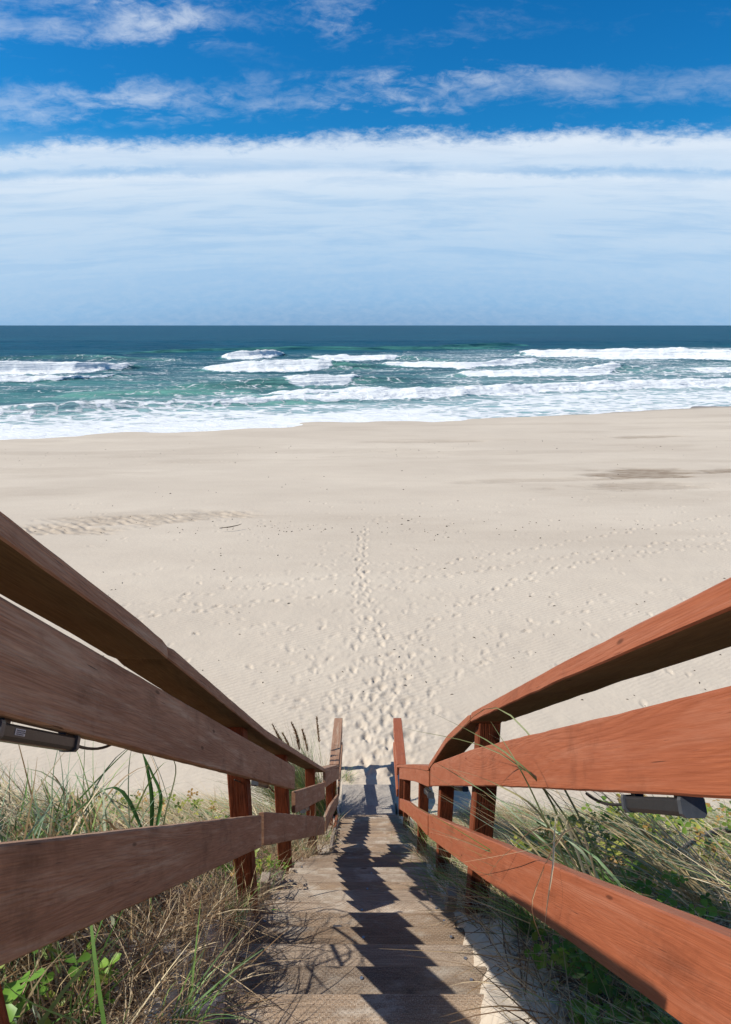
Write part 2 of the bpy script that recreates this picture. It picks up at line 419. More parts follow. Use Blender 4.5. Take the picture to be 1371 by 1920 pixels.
for i in range(60):      # deep pocks right at the foot of the stairs
    y=random.uniform(9.9,13.5); x=random.uniform(-.9,1.0)
    foot(x,y,random.uniform(1,2.1),random.uniform(.2,.3),random.uniform(.12,.2),random.uniform(.012,.025))
# rippled hollow on the left, damp hollows on the right
def blob(px,py,rx,ry,ang=0):
    p=at_z(px,py,-.06); a=(X-p.x)*math.cos(ang)+(Y-p.y)*math.sin(ang); b=-(X-p.x)*math.sin(ang)+(Y-p.y)*math.cos(ang)
    r=np.sqrt((a/rx)**2+(b/ry)**2)+1.5*(fbm(X*.45,Y*1.4,21,5)-.5)
    return 1-sstep(.45,1.05,r)
b1=blob(250,968,6.6,1.15,rad(11)); b1b=blob(120,988,4.2,.8,rad(6))
bb=np.clip(b1+b1b,0,1)
rip=1.9*(fbm(X*2.4+.8*Y,Y*3.6,30,3)-.5)+.8*np.sin((X*.8+Y*1.1)*2*np.pi/.55+9*fbm(X*.9,Y*.9,31,3))*fbm(X*1.1,Y*1.1,33,2)
Z+=bb*(.06*rip-.05)
damp+=bb*.42
b2=blob(1205,882,3.7,1.6,rad(12)); b3=blob(1185,908,4.2,1.2,rad(4)); b4=blob(1020,893,4.8,.8,rad(6)); b5=blob(1375,877,2.0,1.0,0)
b6=blob(1205,803,4.,1.0,0); b7=blob(800,806,5.,.8,0)
for b,wt in ((b2,1.0),(b3,.5),(b4,.35),(b5,.9),(b6,.6),(b7,.35)):
    damp+=b*wt; Z-=b*.06
damp+=.18*sstep(.52,.7,fbm(X*.10,Y*.45,40,4))*sstep(18,30,Y)
damp=np.clip(damp,0,1)
nsh=shore_y(X)-Y+3.5*(fbm(X*.06,Y*.06,50,3)-.5)
wr=4.2*sstep(.12,.34,X/np.maximum(Y,1)); wet=1-sstep(-5.0+wr,-2.2+wr,nsh)
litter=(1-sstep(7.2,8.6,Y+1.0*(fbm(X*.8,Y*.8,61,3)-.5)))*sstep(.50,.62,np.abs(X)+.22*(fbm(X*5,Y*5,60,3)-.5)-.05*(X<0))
nr,nc=U.shape
idx=np.arange(nr*nc).reshape(nr,nc)
faces=np.stack([idx[:-1,:-1],idx[:-1,1:],idx[1:,1:],idx[1:,:-1]],-1).reshape(-1,4)
me=np_mesh('beach_sand',np.stack([X,Y,Z],-1).reshape(-1,3),faces,None,True,
  {'damp':('FLOAT','POINT',damp.ravel()),'wet':('FLOAT','POINT',wet.ravel()),'litter':('FLOAT','POINT',litter.ravel())})
tag(link('beach_sand',me,M['sand']),kind='structure')

# ------------------------------------------------------------------ sea
SEA=-1.5
us2=np.concatenate([-np.geomspace(.78,5,20)[::-1],np.linspace(-.75,.75,900),np.geomspace(.78,5,20)])
ys2=np.concatenate([np.geomspace(42,420,950),np.geomspace(425,30000,110)])
U2,Y2=np.meshgrid(us2,ys2); X2=U2*Y2
n=Y2-shore_y(X2)
foam=np.zeros_like(Y2); green=np.clip(1-sstep(10,160,n)*.8-sstep(140,300,n)*.2,0,1)*.62
swell=.16*np.sin(2*np.pi*(n/17.+.9*fbm(X2*.01,n*.01,70,3)))+.5*(fbm(X2*.035,Y2*.13,71,4)-.5)+.25*(fbm(X2*.2,Y2*.55,73,3)-.5)
Z2=SEA+swell*sstep(3,40,n)*np.clip(600/np.maximum(Y2,1),0,1)
def breaker(pts,h,white=(0,1),wlen=6.,trail_l=14.,trail_d=.55,fade=.06):
    h*=1.35; P=[at_z(px,py,SEA) for px,py in pts]; xs=[p.x for p in P]; yy=[p.y for p in P]
    yc=np.interp(X2,xs,yy)+7.*(fbm(X2*.045,X2*0+h*10,80,4)-.5)
    t=(X2-xs[0])/(xs[-1]-xs[0])+.04*(fbm(X2*.08+h*7,Y2*.25,86,4)-.5)
    env=sstep(-fade,fade,t)*(1-sstep(1-fade,1+fade,t))
    hh=h*(.75+.55*fbm(X2*.14,X2*0+3,81,5))
    d=Y2-yc
    ta=sstep(0,.3,t)*(1-sstep(.7,1,t)); hh=hh*(.55+.45*ta)
    prof=np.where(d<0,np.exp(-(d/1.7)**2),np.exp(-(d/5.)**2))
    global Z2,foam,green
    Z2=Z2+env*hh*prof
    green=np.clip(green+env*np.exp(-((d+.8)/2.6)**2)*.7,0,1)
    if white is not None:
        a,b=white; wv=sstep(a-.03,a+.03,t)*(1-sstep(b-.03,b+.03,t))
        rag=3.5*(fbm(X2*.22,Y2*.3,82,5)-.5)
        tt=(t-a)/(b-a); wl=wlen*(.35+.75*sstep(0,.3,tt)*(1-sstep(.7,1,tt)))*(.6+.9*fbm(X2*.09+h*3,Y2*.05,87,4))
        core=sstep(-.8,1.6,d+wl+rag)*(1-sstep(.4,3.6,d+.8*rag))
        foam=np.maximum(foam,env*wv*core*1.25)
        Z2=Z2+env*wv*core*(.75*fbm(X2*.45,Y2*.6,83,5)-.1)
        tr=np.where(d>0,np.exp(-d/trail_l),0)*trail_d
        foam=np.maximum(foam,env*wv*tr)
        pre=np.where(d<-wlen,np.exp((d+wlen)/7.),0)*trail_d*.6
        foam=np.maximum(foam,env*wv*pre)
breaker([(-250,702),(0,701),(140,699),(265,692)],1.35,(0,.97),7,10,.4)
breaker([(-250,722),(0,718),(120,715),(215,706)],.5,(0,1),4,8,.55,.14)
breaker([(412,672),(470,671),(540,668)],1.2,(.05,.95),7,16,.4,.16)
breaker([(545,678),(650,676),(745,675),(890,680)],.8,(.1,.6),6,18,.55,.14)
breaker([(375,695),(480,695),(600,693),(720,690)],1.2,(0.02,.70),8,14,.45,.08)
breaker([(330,728),(420,727),(515,724),(600,722),(668,720),(775,714)],.80,(.43,.76),2.6,4,.2,.10)
breaker([(965,667),(1100,669),(1230,670),(1371,672),(1600,674)],1.8,(.02,1),10,24,.55,.04)
breaker([(700,686),(860,686),(1000,680),(1060,676)],.6,(.05,.8),7,24,.6,.12)
breaker([(850,703),(980,704),(1060,703),(1135,698),(1220,694)],.9,(.03,.78),6,20,.65,.08)
breaker([(1110,700),(1230,700),(1371,697),(1500,696)],.6,(.45,1),5,20,.6)
breaker([(-250,788),(0,781),(160,772),(345,762)],.80,None)
breaker([(290,765),(320,763),(480,757),(600,752),(760,742),(1000,732),(1200,727),(1371,723),(1600,716)],.55,(.02,1),3.4,9,.45,.02)
breaker([(470,751),(640,743),(760,737)],.4,(0,1),2,6,.45,.2)
breaker([(240,662),(420,658),(700,656),(960,653)],.9,None)
breaker([(820,652),(900,650),(990,649)],1.2,None)
breaker([(-100,676),(100,674),(330,678)],.8,None)
breaker([(100,742),(300,738),(480,736)],.5,None)
# lacy foam density
ratio=X2/np.maximum(Y2,1)
wob=(fbm(X2*.05,Y2*.05,90,3)-.5)
dens=.66*(1-sstep(12,30,n+10*wob))+.35*(1-sstep(6,13,n+9*wob))*(1-sstep(-.15,.25,ratio)*.7)
dens=np.maximum(dens,.47*sstep(-.12,.20,ratio+.2*wob)*(1-sstep(75,105,n+20*wob)))
dens=np.maximum(dens,.40*sstep(-.12,.15,ratio+.2*wob)*(1-sstep(165,215,n+30*wob)))
dens=np.maximum(dens,.42*(1-sstep(24,46,n+16*wob))+.0)
dens=np.maximum(dens,.33*(1-sstep(150,210,n+40*wob)))
dens*= .66+.68*fbm(X2*.04,Y2*.14,91,4)
foam=np.maximum(foam,dens)
edge=np.exp(-((n-1.5+3.0*(fbm(X2*.09,Y2*.09,93,3)-.5))/2.6)**2)*(1-sstep(-.05,.30,ratio)*.6)
foam=np.maximum(foam,edge*1.15); foam=np.clip(foam,0,1.3)
nr,nc=U2.shape; idx=np.arange(nr*nc).reshape(nr,nc)
faces=np.stack([idx[:-1,:-1],idx[:-1,1:],idx[1:,1:],idx[1:,:-1]],-1).reshape(-1,4)
me=np_mesh('sea_water',np.stack([X2,Y2,Z2],-1).reshape(-1,3),faces,None,True,
  {'foam':('FLOAT','POINT',foam.ravel()),'green':('FLOAT','POINT',green.ravel())})
tag(link('sea_water',me,M['sea']),kind='structure')

# ------------------------------------------------------------------ timber helpers
def resample(pts,step=.06):
    out=[pts[0]]
    for a,b in zip(pts[:-1],pts[1:]):
        k=max(1,int((b-a).length/step))
        out+= [a+(b-a)*(i/k) for i in range(1,k+1)]
    return out
def match(top,bot,step=.06):
    """same number of stations on both edges"""
    def cum(p):
        c=[0]
        for a,b in zip(p[:-1],p[1:]): c.append(c[-1]+(b-a).length)
        return np.array(c)
    ct,cb=cum(top),cum(bot); L=max(ct[-1],cb[-1]); k=max(2,int(L/step))
    T=np.array([tuple(p) for p in top]);B=np.array([tuple(p) for p in bot])
    def smp(c,P,n):
        s=np.linspace(0,c[-1],n+1); return [Vector([np.interp(q,c,P[:,i]) for i in range(3)]) for q in s]
    return smp(ct,T,k),smp(cb,B,k)
def smooth_poly(P,it=2):
    for _ in range(it):
        Q=[P[0]]
        for i in range(1,len(P)-1): Q.append(P[i]*.5+(P[i-1]+P[i+1])*.25)
        Q.append(P[-1]); P=Q
    return P
def board(mb,top,bot,out,ch=.0045,wob=.0012,sm=4,seed=0,under=False):
    """plank from matching top/bottom edge lines of its inner face; out = thickness vector"""
    T,B=match(top,bot)
    T=smooth_poly(T,sm);B=smooth_poly(B,sm)
    out=Vector(out); on=out.normalized(); th=out.length
    rings=[];u=[0.]
    for i,(t,b) in enumerate(zip(T,B)):
        e=.0045 if i in (0,len(T)-1) else 0
        w=Vector((0,0,mnoise.noise(Vector((t.y*9,seed,t.z*9)))*wob*2)); t=t+w
        w=Vector((0,0,mnoise.noise(Vector((b.y*9,seed+5,b.z*9)))*wob*2)); b=b+w
        d=(b-t).normalized(); t2=t+d*e; b2=b-d*e; o=on
        c=ch
        r=[t2+o*(c+e),t2+d*c+o*e, b2-d*c+o*e, b2+o*(c+e), b2+o*(th-c-e), b2-d*c+o*(th-e), t2+d*c+o*(th-e), t2+o*(th-c-e)]
        rings.append(r)
        if i: u.append(u[-1]+((T[i]+B[i])-(T[i-1]+B[i-1])).length*.5)
    h=(T[0]-B[0]).length; so=seed*3.17
    vs=np.cumsum([0,ch,h-2*ch,ch,th-2*ch,ch,h-2*ch,ch,th-2*ch])+so
    # order rings so the normals face outwards
    a=rings[0][1]-rings[0][0]; 
    if (Vector((rings[1][0]-rings[0][0])).cross(a)).dot(-on)<0: pass
    m0=len(mb.mi); mb.sweep(rings,[q+so*2.3 for q in u],list(vs))
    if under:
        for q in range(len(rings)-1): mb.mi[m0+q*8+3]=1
def fix_normals(o):
    import bmesh
    bm=bmesh.new(); bm.from_mesh(o.data); bmesh.ops.recalc_face_normals(bm,faces=bm.faces); bm.to_mesh(o.data); bm.free()
    return o
def extend_back(p0,p1,dist):
    d=(p0-p1).normalized(); return p0+d*dist
def post(parent,mat,x0,x1,y0,y1,ztop,zbot,seed,name='post'):
    """rough-sawn upright; ztop(x,y) gives a sloping top"""
    ch=.006; hs=[]; 
    xs=(x0,x1)
    sec=[(x0+ch,y0),(x1-ch,y0),(x1,y0+ch),(x1,y1-ch),(x1-ch,y1),(x0+ch,y1),(x0,y1-ch),(x0,y0+ch)]
    rings=[];us=[];k=14
    for i in range(k+1):
        f=i/k; r=[]
        for (x,y) in sec:
            zt=ztop(y); z=zbot+(zt-zbot)*f
            r.append(Vector((x+mnoise.noise(Vector((seed,z*3,x)))*.003,y+mnoise.noise(Vector((z*3,seed,y)))*.003,z)))
        rings.append(r);us.append(rings[-1][0].z+seed)
    vs=[seed*2.1]
    for i in range(8):
        a=sec[i];b=sec[(i+1)%8]; vs.append(vs[-1]+math.hypot(a[0]-b[0],a[1]-b[1]))
    mb=MB(); mb.sweep(rings,us,vs); return fix_normals(mb.build(name,mat,parent))

# ------------------------------------------------------------------ railings
def railing(side, root, mats, caps, tops, lows, posts, xcap, xboard, xb_fn):
    s=side
    # caps: list of inner-top polylines
    allc=[]
    for k,P in enumerate(caps):
        allc+=P
        low=[p+Vector((0,0,-.050)) for p in P]
        mb=MB(); board(mb,P,low,(s*.156,0,0),.004,.0010,1,seed=k+1+(10 if s>0 else 0),under=True)
        fix_normals(mb.build('cap_rail',[mats['cap'],M['cap_under']],root))
    cy=np.array([p.y for p in allc]); cz=np.array([p.z for p in allc]); o=np.argsort(cy); cy=cy[o];cz=cz[o]
    def captop(y): return float(np.interp(y,cy,cz))
    for k,(T,B) in enumerate(tops+lows):
        mb=MB(); board(mb,T,B,(s*.038,0,0),.0045,.0012,1,seed=20+k+(10 if s>0 else 0))
        fix_normals(mb.build('rail_board',mats['board'],root))
    for k,(y0,w,m) in enumerate(posts):
        xi=s*(abs(xb_fn(y0))+.041)
        a,b=(xi,xi+s*w); x0,x1=min(a,b),max(a,b)
        zb=float(ground_z(np.array([(x0+x1)/2+s*.12]),np.array([y0]))[0])-.35
        post(root,m,x0,x1,y0,y0+w,lambda y: captop(y)-.053,zb,seed=k*1.7+(3 if s>0 else 0))
        for bi,(T,B) in enumerate(tops+lows):
            ty_=np.array([p.y for p in T]); tz_=np.array([p.z for p in T]); by_=np.array([p.y for p in B]); bz_=np.array([p.z for p in B])
            yc=y0+w*.5
            if not(ty_.min()+.02<yc<ty_.max()-.02) or not(by_.min()<yc<by_.max()) or y0>6: continue
            zt_,zb_=np.interp(yc,ty_,tz_),np.interp(yc,by_,bz_); xn=float(np.interp(yc,ty_,[p.x for p in T]))
            bo=[c for c in root.children if c.name.startswith('rail_board')][bi]
            for f_ in (.24,.76):
                mb=MB(); yy=yc+random.uniform(-.012,.012); zz=zt_+(zb_-zt_)*f_
                mb.tube([(xn-s*.0018,yy,zz),(xn+s*.004,yy,zz)],.0042,8); n_=mb.build('screw_head',M['nail'],bo); n_.location=(0,0,0)
    return captop
XL=-.56
def xl_in(y): return float(np.interp(y,[0,3.9,6.0,8.7,10.3],[.555,.55,.485,.475,.47]))*-1
LR=empty('stair_railing',(-.6,.7,float(nose_z(.7))),'weathered brown timber handrail running down the left side of the beach stairs, in shade','railing','handrails either side of the stairs')
p0=at_x(0,955,-.55);p1=at_x(255,1155,-.55);p2=at_x(500,1370,-.55);p3=at_x(610,1441.5,-.485)
pb=extend_back(p0,p1,.33)
pj=at_x(316,1207.5,-.55)
capL=[[pb,p0,p1,pj],[pj+Vector((0,.002,-.002)),at_x(410,1291,-.549),at_x(500,1369,-.545),p3]]
e1=Vector((-.475,8.72,CAMZ-6.84)); e2=Vector((-.47,10.28,CAMZ-7.03))
capL.append([Vector((-.485,p3.y+.003,p3.z+.004)),at_x(622,1437.5,-.48),e1])
capL.append([e1+Vector((.004,.004,.012)),e2])
T1=([extend_back(at_x(0,1113,XL),at_x(226,1243,XL),.30),at_x(554,1438,-.555)],
    [extend_back(at_x(0,1337,XL),at_x(292,1413,XL),.26),at_x(554,1481,-.555)])
T2=([at_x(555,1484,-.545),at_x(610,1467,-.485)],[at_x(555,1525,-.545),at_x(610,1497,-.485)])
T3=([at_x(611,1448,-.483),at_x(622,1443,-.480),at_x(635.6,1440.3,-.475)],[at_x(611,1477,-.483),at_x(622,1468.5,-.48),at_x(635.6,1460.5,-.475)])
def level(x,y0,y1,zt,h,dz=.0): return ([Vector((x,y0,zt)),Vector((x,y1,zt+dz))],[Vector((x,y0,zt-h)),Vector((x,y1,zt+dz-h))])
T4=level(-.472,8.78,10.22,CAMZ-6.92,.17,-.17)
L1=([extend_back(at_x(0,1584,XL),at_x(490,1528,XL),.2),at_x(492,1528,-.555)],
    [extend_back(at_x(0,1814,XL),at_x(255,1694,XL),.2),at_x(492,1588,-.555)])
L2=([at_x(496.5,1522,-.553),at_x(610,1532,-.485)],[at_x(496.5,1586,-.553),at_x(610,1564,-.485)])
L3=([at_x(612,1531,-.483),at_x(622,1508.5,-.48),at_x(635.6,1489,-.475)],[at_x(612,1560,-.483),at_x(624,1530,-.48),at_x(635.6,1506,-.475)])
L4=level(-.472,8.78,10.22,CAMZ-7.36,.16,-.15)
matsL={'cap':M['faded'],'board':M['faded']}
capz_L=railing(-1,LR,matsL,capL,[T1,T2,T3,T4],[L1,L2,L3,L4],
   [(.68,.098,M['post']),(2.60,.094,M['post']),(3.88,.094,M['post']),(5.42,.094,M['post']),(7.7,.092,M['post']),(8.74,.092,M['post']),(10.12,.092,M['post'])],.55,.56,xl_in)
RR=empty('stair_railing',(.5,.7,float(nose_z(.7))),'sunlit red-orange timber handrail running down the right side of the beach stairs','railing','handrails either side of the stairs')
XC,XB=.46,.466
def xr_in(y): return float(np.interp(y,[0,4.2,8.7,10.3],[.466,.466,.475,.475]))
r=[at_x(1371,1079,XC),at_x(1050,1243,XC),at_x(881,1337,XC)]
r2=[at_x(880,1338,XC),at_x(838,1379,XC),at_x(803,1434,XC)]
f1=Vector((.47,8.72,CAMZ-6.84)); f2=Vector((.47,10.28,CAMZ-7.03))
capR=[[extend_back(r[0],r[1],1.4)]+r,r2,[at_x(802.5,1435.5,XC),at_x(775,1433,.463),f1],[f1+Vector((-.004,.004,.012)),f2]]
TR1=([extend_back(at_x(1371,1279,XB),at_x(1125,1340,XB),1.4),at_x(890,1403,XB),at_x(806,1434,XB)],
     [extend_back(at_x(1371,1494,XB),at_x(1150,1482.7,XB),1.4),at_x(922,1474,XB),at_x(806,1474,XB)])
TR2=([at_x(803.5,1443,XB),at_x(774,1440,.468),at_x(748.5,1440,.472)],[at_x(803.5,1476,XB),at_x(778,1465.4,.468),at_x(748.5,1460.3,.472)])
TR4=level(.472,8.78,10.22,CAMZ-6.92,.17,-.17)
LR1=([extend_back(at_x(1371,1754,XB),at_x(1092,1640.5,XB),1.1),at_x(955,1591,XB),at_x(802.6,1526,XB)],
     [extend_back(at_x(1281,1920,XB),at_x(1058,1757,XB),1.1),at_x(908,1650,XB),at_x(802.6,1569,XB)])
LR2=([at_x(801,1527,XB),at_x(778,1513.5,.467),at_x(765,1503,.469),at_x(749,1497,.472)],[at_x(801,1567.5,XB),at_x(778,1540,.467),at_x(761,1525,.469),at_x(749,1517,.472)])
LR4=level(.472,8.78,10.22,CAMZ-7.36,.16,-.15)
matsR={'cap':M['stain'],'board':M['stain']}
capz_R=railing(1,RR,matsR,capR,[TR1,TR2,TR4],[LR1,LR2,LR4],
   [(2.50,.100,M['post']),(3.72,.098,M['post']),(5.25,.096,M['post']),(7.55,.094,M['post']),(8.74,.092,M['post']),(10.12,.092,M['post'])],XC,XB,xr_in)

# ------------------------------------------------------------------ staircase
SR=empty('wooden_staircase',(0,1.6,float(nose_z(1.6))),'weathered grey-brown plank stairs descending the dune between two handrails','staircase')
noses=[1.60+.255*k for k in range(-5,11)]
noses+=[4.15+.262*k for k in range(1,6)]
noses+=[noses[-1]+.2535*k for k in range(1,14)]
def tl(y): return float(np.interp(y,[0,4.1,4.5,5.4,5.6,8.8],[-.60,-.60,-.54,-.50,-.37,-.47]))
def tr(y): return float(np.interp(y,[0,4.0,5.5,8.8],[.47,.46,.55,.51]))
treads=[]
for k,yn in enumerate(noses):
    z=float(nose_z(yn)); xl=tl(yn)+random.uniform(-.012,.012); xr=tr(yn)+random.uniform(-.012,.012)
    dep=.285+random.uniform(-.004,.006)
    mb=MB(); th=.041
    # plank with slightly cupped surface
    from mathutils import Matrix
    R=Matrix.Rotation(random.gauss(0,.006),3,'Y')@Matrix.Rotation(random.gauss(0,.008),3,'X')@Matrix.Rotation(random.gauss(0,.004),3,'Z')
    mb.box(((xl+xr)/2,yn-dep/2,z-th/2),((xr-xl)/2,dep/2,th/2),R,.006,0,k*1.37,0)
    t=mb.build('tread',M['tread'],SR); treads.append((t,yn,z,xl,xr)); fix_normals(t)
def add_screw(k,x,back):
    t,yn,z,xl,xr=treads[k]; mb=MB()
    mb.tube([(x,yn-back,z-.002),(x,yn-back,z+.0035)],.0065,10); o=mb.build('screw',M['screw'],t)
    o.location=(0,0,0); 
for k,(t,yn,z,xl,xr) in enumerate(treads):
    if 1.3<yn<4.2:
        for x in ((xl+.06,xr-.06) if k%2 else (xl+.06,-.02+random.uniform(-.05,.05),xr-.07)):
            add_screw(k,x,.05+random.uniform(0,.02)); 
            if random.random()<.6: add_screw(k,x+random.uniform(-.01,.01),.19+random.uniform(-.02,.02))
# stringers
def stringer(x,ya,yb,off,h,th,m,label=None):
    n=int((yb-ya)/.15)+2; Yq=np.linspace(ya,yb,n)
    T=[Vector((x(y),y,float(nose_z(y))+off)) for y in Yq]; B=[p-Vector((0,0,h)) for p in T]
    mb=MB(); board(mb,T,B,(th,0,0),.004,.001,1,seed=44+ya); return fix_normals(mb.build('stringer',m,SR))
stringer(lambda y:tr(y)+.016,.9,8.72,-.10,.26,.038,M['stringer'])
stringer(lambda y:tl(y)-.058,.9,5.42,-.10,.26,.038,M['stringer'])
stringer(lambda y:tl(y)-.058,5.62,7.2,.02,.26,.038,M['stringer'])
stringer(lambda y:tl(y)-.060,7.215,8.72,.03,.26,.038,M['stain'])
# landing slabs at the foot
for (ya,yb,dr) in ((8.76,9.10,7.95),(9.103,9.67,8.005)):
    mb=MB(); mb.box((.0,(ya+yb)/2,CAMZ-dr-.06),(.47,(yb-ya)/2,.06),None,.008,0,ya,0)
    fix_normals(mb.build('landing_slab',M['slab'],SR))

# grey stakes beside the treads
def stake(px,py,x,h,lbl):
    p=at_x(px,py,x); mb=MB()
    R=Matrix.Rotation(rad(random.uniform(-4,4)),3,'Y')@Matrix.Rotation(rad(random.uniform(-4,4)),3,'X')
    mb.box((p.x,p.y,p.z-h/2),(.026,.036,h/2),R,.005,0,px*.01,2)
    o=fix_normals(mb.build('wooden_stake',M['stringer'])); tag(o,lbl,'stake')
stake(846,1672,.455,.26,'short weathered grey stake at the right edge of the stairs, by the nearest red post')
stake(495,1645,-.60,.26,'short dark grey stake at the left edge of the stairs, just below the lower rail')

# flattened blob on a tread
q=at_z(624,1717,float(nose_z(2.55))); 
mb=MB(); pts=[]
mb.tube([(0,0,0),(0,0,.006)],.022,9,0,.35); o=mb.build('gum_spot',M['gum']); o.location=(q.x,2.50,float(nose_z(2.62))+.0) 
# set on its tread precisely
kk=min(range(len(treads)),key=lambda i:abs(treads[i][1]-2.62)); o.location=(-.16,treads[kk][1]-.10,treads[kk][2]+.001)
tag(o,'small dark grey squashed spot stuck on a sunny tread left of centre','gum spot')

# ------------------------------------------------------------------ tube lights
def tube_light(a,b,s,lbl,cable_to=None,sticker=False,scale=.64):
    """black bar light slung under the top rail board from a (near) to b (far), s = side"""
    a=Vector(a);b=Vector(b); d=(b-a); L=d.length; d.normalize()
    out=Vector((s,0,0)); up=out.cross(d)
    if up.z<0: up=-up
    root=empty('rail_light',(a+b)/2,lbl,'light','bar lights under the handrail boards')
    def prism(sec,t0,t1,name,mat):
        mb=MB(); rings=[]
        for t in (t0,t1): rings.append([a+d*t+out*x*scale+up*y*scale for x,y in sec])
        vs=[0]+[.02*(i+1) for i in range(len(sec))]
        mb.sweep(rings,[t0,t1],vs); return fix_normals(mb.build(name,mat,root))
    body=[(-.020,.012),(-.024,.006),(-.024,-.018),(-.018,-.026),(.018,-.026),(.024,-.018),(.024,.006),(.020,.012)]
    prism(body,.010,L-.010,'housing',M['black'])
    cap=[(-.026,.016),(-.029,.008),(-.029,-.022),(-.021,-.031),(.021,-.031),(.029,-.022),(.029,.008),(.026,.016)]
    for t in (0,L-.012): prism(cap,t,t+.012,'end_cap',M['endcap'])
    prism([(-.012,-.0255),(.012,-.0255),(.012,-.029),(-.012,-.029)],.016,L-.016,'lens',M['lens'])
    for t in (.025,L-.045): prism([(-.012,.030),(.012,.030),(.012,.012),(-.012,.012)],t,t+.02,'bracket',M['black'])
    if sticker:
        st=prism([(-.0252*s*s,.003),(-.0252,-.013),(-.0242,-.013),(-.0242,.003)],.05,.082,'sticker',M['sticker'])
        mb=MB()
        for r_ in range(3):
            t=.053
            while t<.078:
                w=random.uniform(.002,.005); c=a+d*(t+w/2)+out*(-.0256*scale)+up*(-.001-r_*.0045)*scale
                mb.box(c,(.0002,w/2,.0009),Matrix((out,d,up)).transposed(),.0001,0,0,1); t+=w+.0015
        o=mb.build('print_lines',M['print'],st); o.location=(0,0,0)
    if cable_to is not None:
        c=Vector(cable_to); e=b-up*.004; m=(e+c)/2-Vector((0,0,.03))
        pts=[e*(1-t)**2+m*2*t*(1-t)+c*t*t for t in np.linspace(0,1,10)]
        mb=MB(); mb.tube(pts,.0032,6); mb.build('cable',M['cable'],root,True)
    return root
xo=-.60
tube_light(at_x(-20,1362,-.585),at_x(133,1390,-.585),-1,'black bar light with a white sticker under the left handrail board, nearest the camera',at_x(215,1392,-.60),True)
tube_light(at_x(478,1466,-.63),at_x(498,1471,-.63),-1,'small black bar light under the left handrail board just past the first post',at_x(440,1462,-.62),False,.7)
tube_light(at_x(568,1519,-.56),at_x(576,1514.5,-.56),-1,'tiny black bar light under the left handrail board between its second and third posts',None,False,.8)
tube_light(at_x(1300,1507,.49),at_x(1183,1501,.49),1,'black bar light with grey end plates under the sunlit right handrail board',at_x(1100,1488,.52))
tube_light(at_x(808,1490,.475),at_x(801,1482,.475),1,'black bar light end under the right handrail where its boards join, far down',None,False,.9)
tube_light(at_x(873,1478,.66),at_x(846,1476,.66),1,'black bar light hanging behind the nearest right-hand post',None,False,.7)

# ------------------------------------------------------------------ vegetation
def blades_mesh(name,B,D,L,W,bend,cols,segs=5,seed=0):
    """B base (n,3); D initial direction (n,3); L length; W width; bend (n,3) sag vector"""
    n=len(B); D=D/np.linalg.norm(D,axis=1,keepdims=True)
    t=np.linspace(0,1,segs+1)[None,:,None]
    P=B[:,None,:]+D[:,None,:]*L[:,None,None]*t+bend[:,None,:]*L[:,None,None]*t**2
    side=np.cross(D,rng.normal(size=(n,3))); side/=np.linalg.norm(side,axis=1,keepdims=True)
    w=(W[:,None,None]*.5)*(1-np.linspace(0,1,segs+1)[None,:,None]**1.6*.92)
    A=P-side[:,None,:]*w; Bq=P+side[:,None,:]*w
    V=np.stack([A,Bq],2).reshape(n,-1,3)     # per blade: (segs+1)*2
    k=(segs+1)*2; base=(np.arange(n)*k)[:,None,None]
    f=np.array([[2*i,2*i+1,2*i+3,2*i+2] for i in range(segs)])[None]
    Fc=(base+f).reshape(-1,4)
    C4=np.repeat(np.concatenate([cols,np.ones((n,1))],1)[:,None,:],k,1).reshape(-1,4)
    return np_mesh(name,V.reshape(-1,3),Fc,None,True,{'Col':('FLOAT_COLOR','POINT',C4)})
STRAW=np.array([(.74,.62,.40),(.62,.49,.28),(.48,.34,.18),(.80,.70,.50),(.36,.24,.12)])
GREEN=np.array([(.15,.30,.06),(.23,.38,.10),(.10,.22,.05),(.30,.44,.14),(.18,.30,.12)])
BLUEG=np.array([(.22,.32,.20),(.30,.38,.26),(.16,.25,.15),(.38,.42,.28)])
def pick(pal,n,jit=.15):
    c=pal[rng.integers(0,len(pal),n)]*rng.uniform(1-jit,1+jit,(n,1)); return c
def lean(n,ld,up=.8,sp=.35):
    v=np.tile(np.array(ld,float),(n,1))+rng.normal(size=(n,3))*sp; v[:,2]=np.abs(v[:,2])*.5+up*rng.uniform(.5,1.2,n); return v
def scatter(n,xr,yr,dens=None):
    y=yr[0]+(yr[1]-yr[0])*rng.random(n)**1.7; q=rng.random(n)**1.35; x=(xr[0]+(xr[1]-xr[0])*q) if xr[0]>0 else (xr[1]+(xr[0]-xr[1])*q)
    if dens is not None:
        k=rng.random(n)<dens(x,y); x,y=x[k],y[k]
    z=ground_z(x,y); return np.stack([x,y,z-.01],1)
def clumpy(x,y,s=2.2,a=.42,b=.6,seed=5): return sstep(a,b,fbm(x*s,y*s,seed,3))
def foot_ok(x,y): return (1-sstep(7.2,8.5,y+.5*(fbm(x,y,6,2)-.5)))
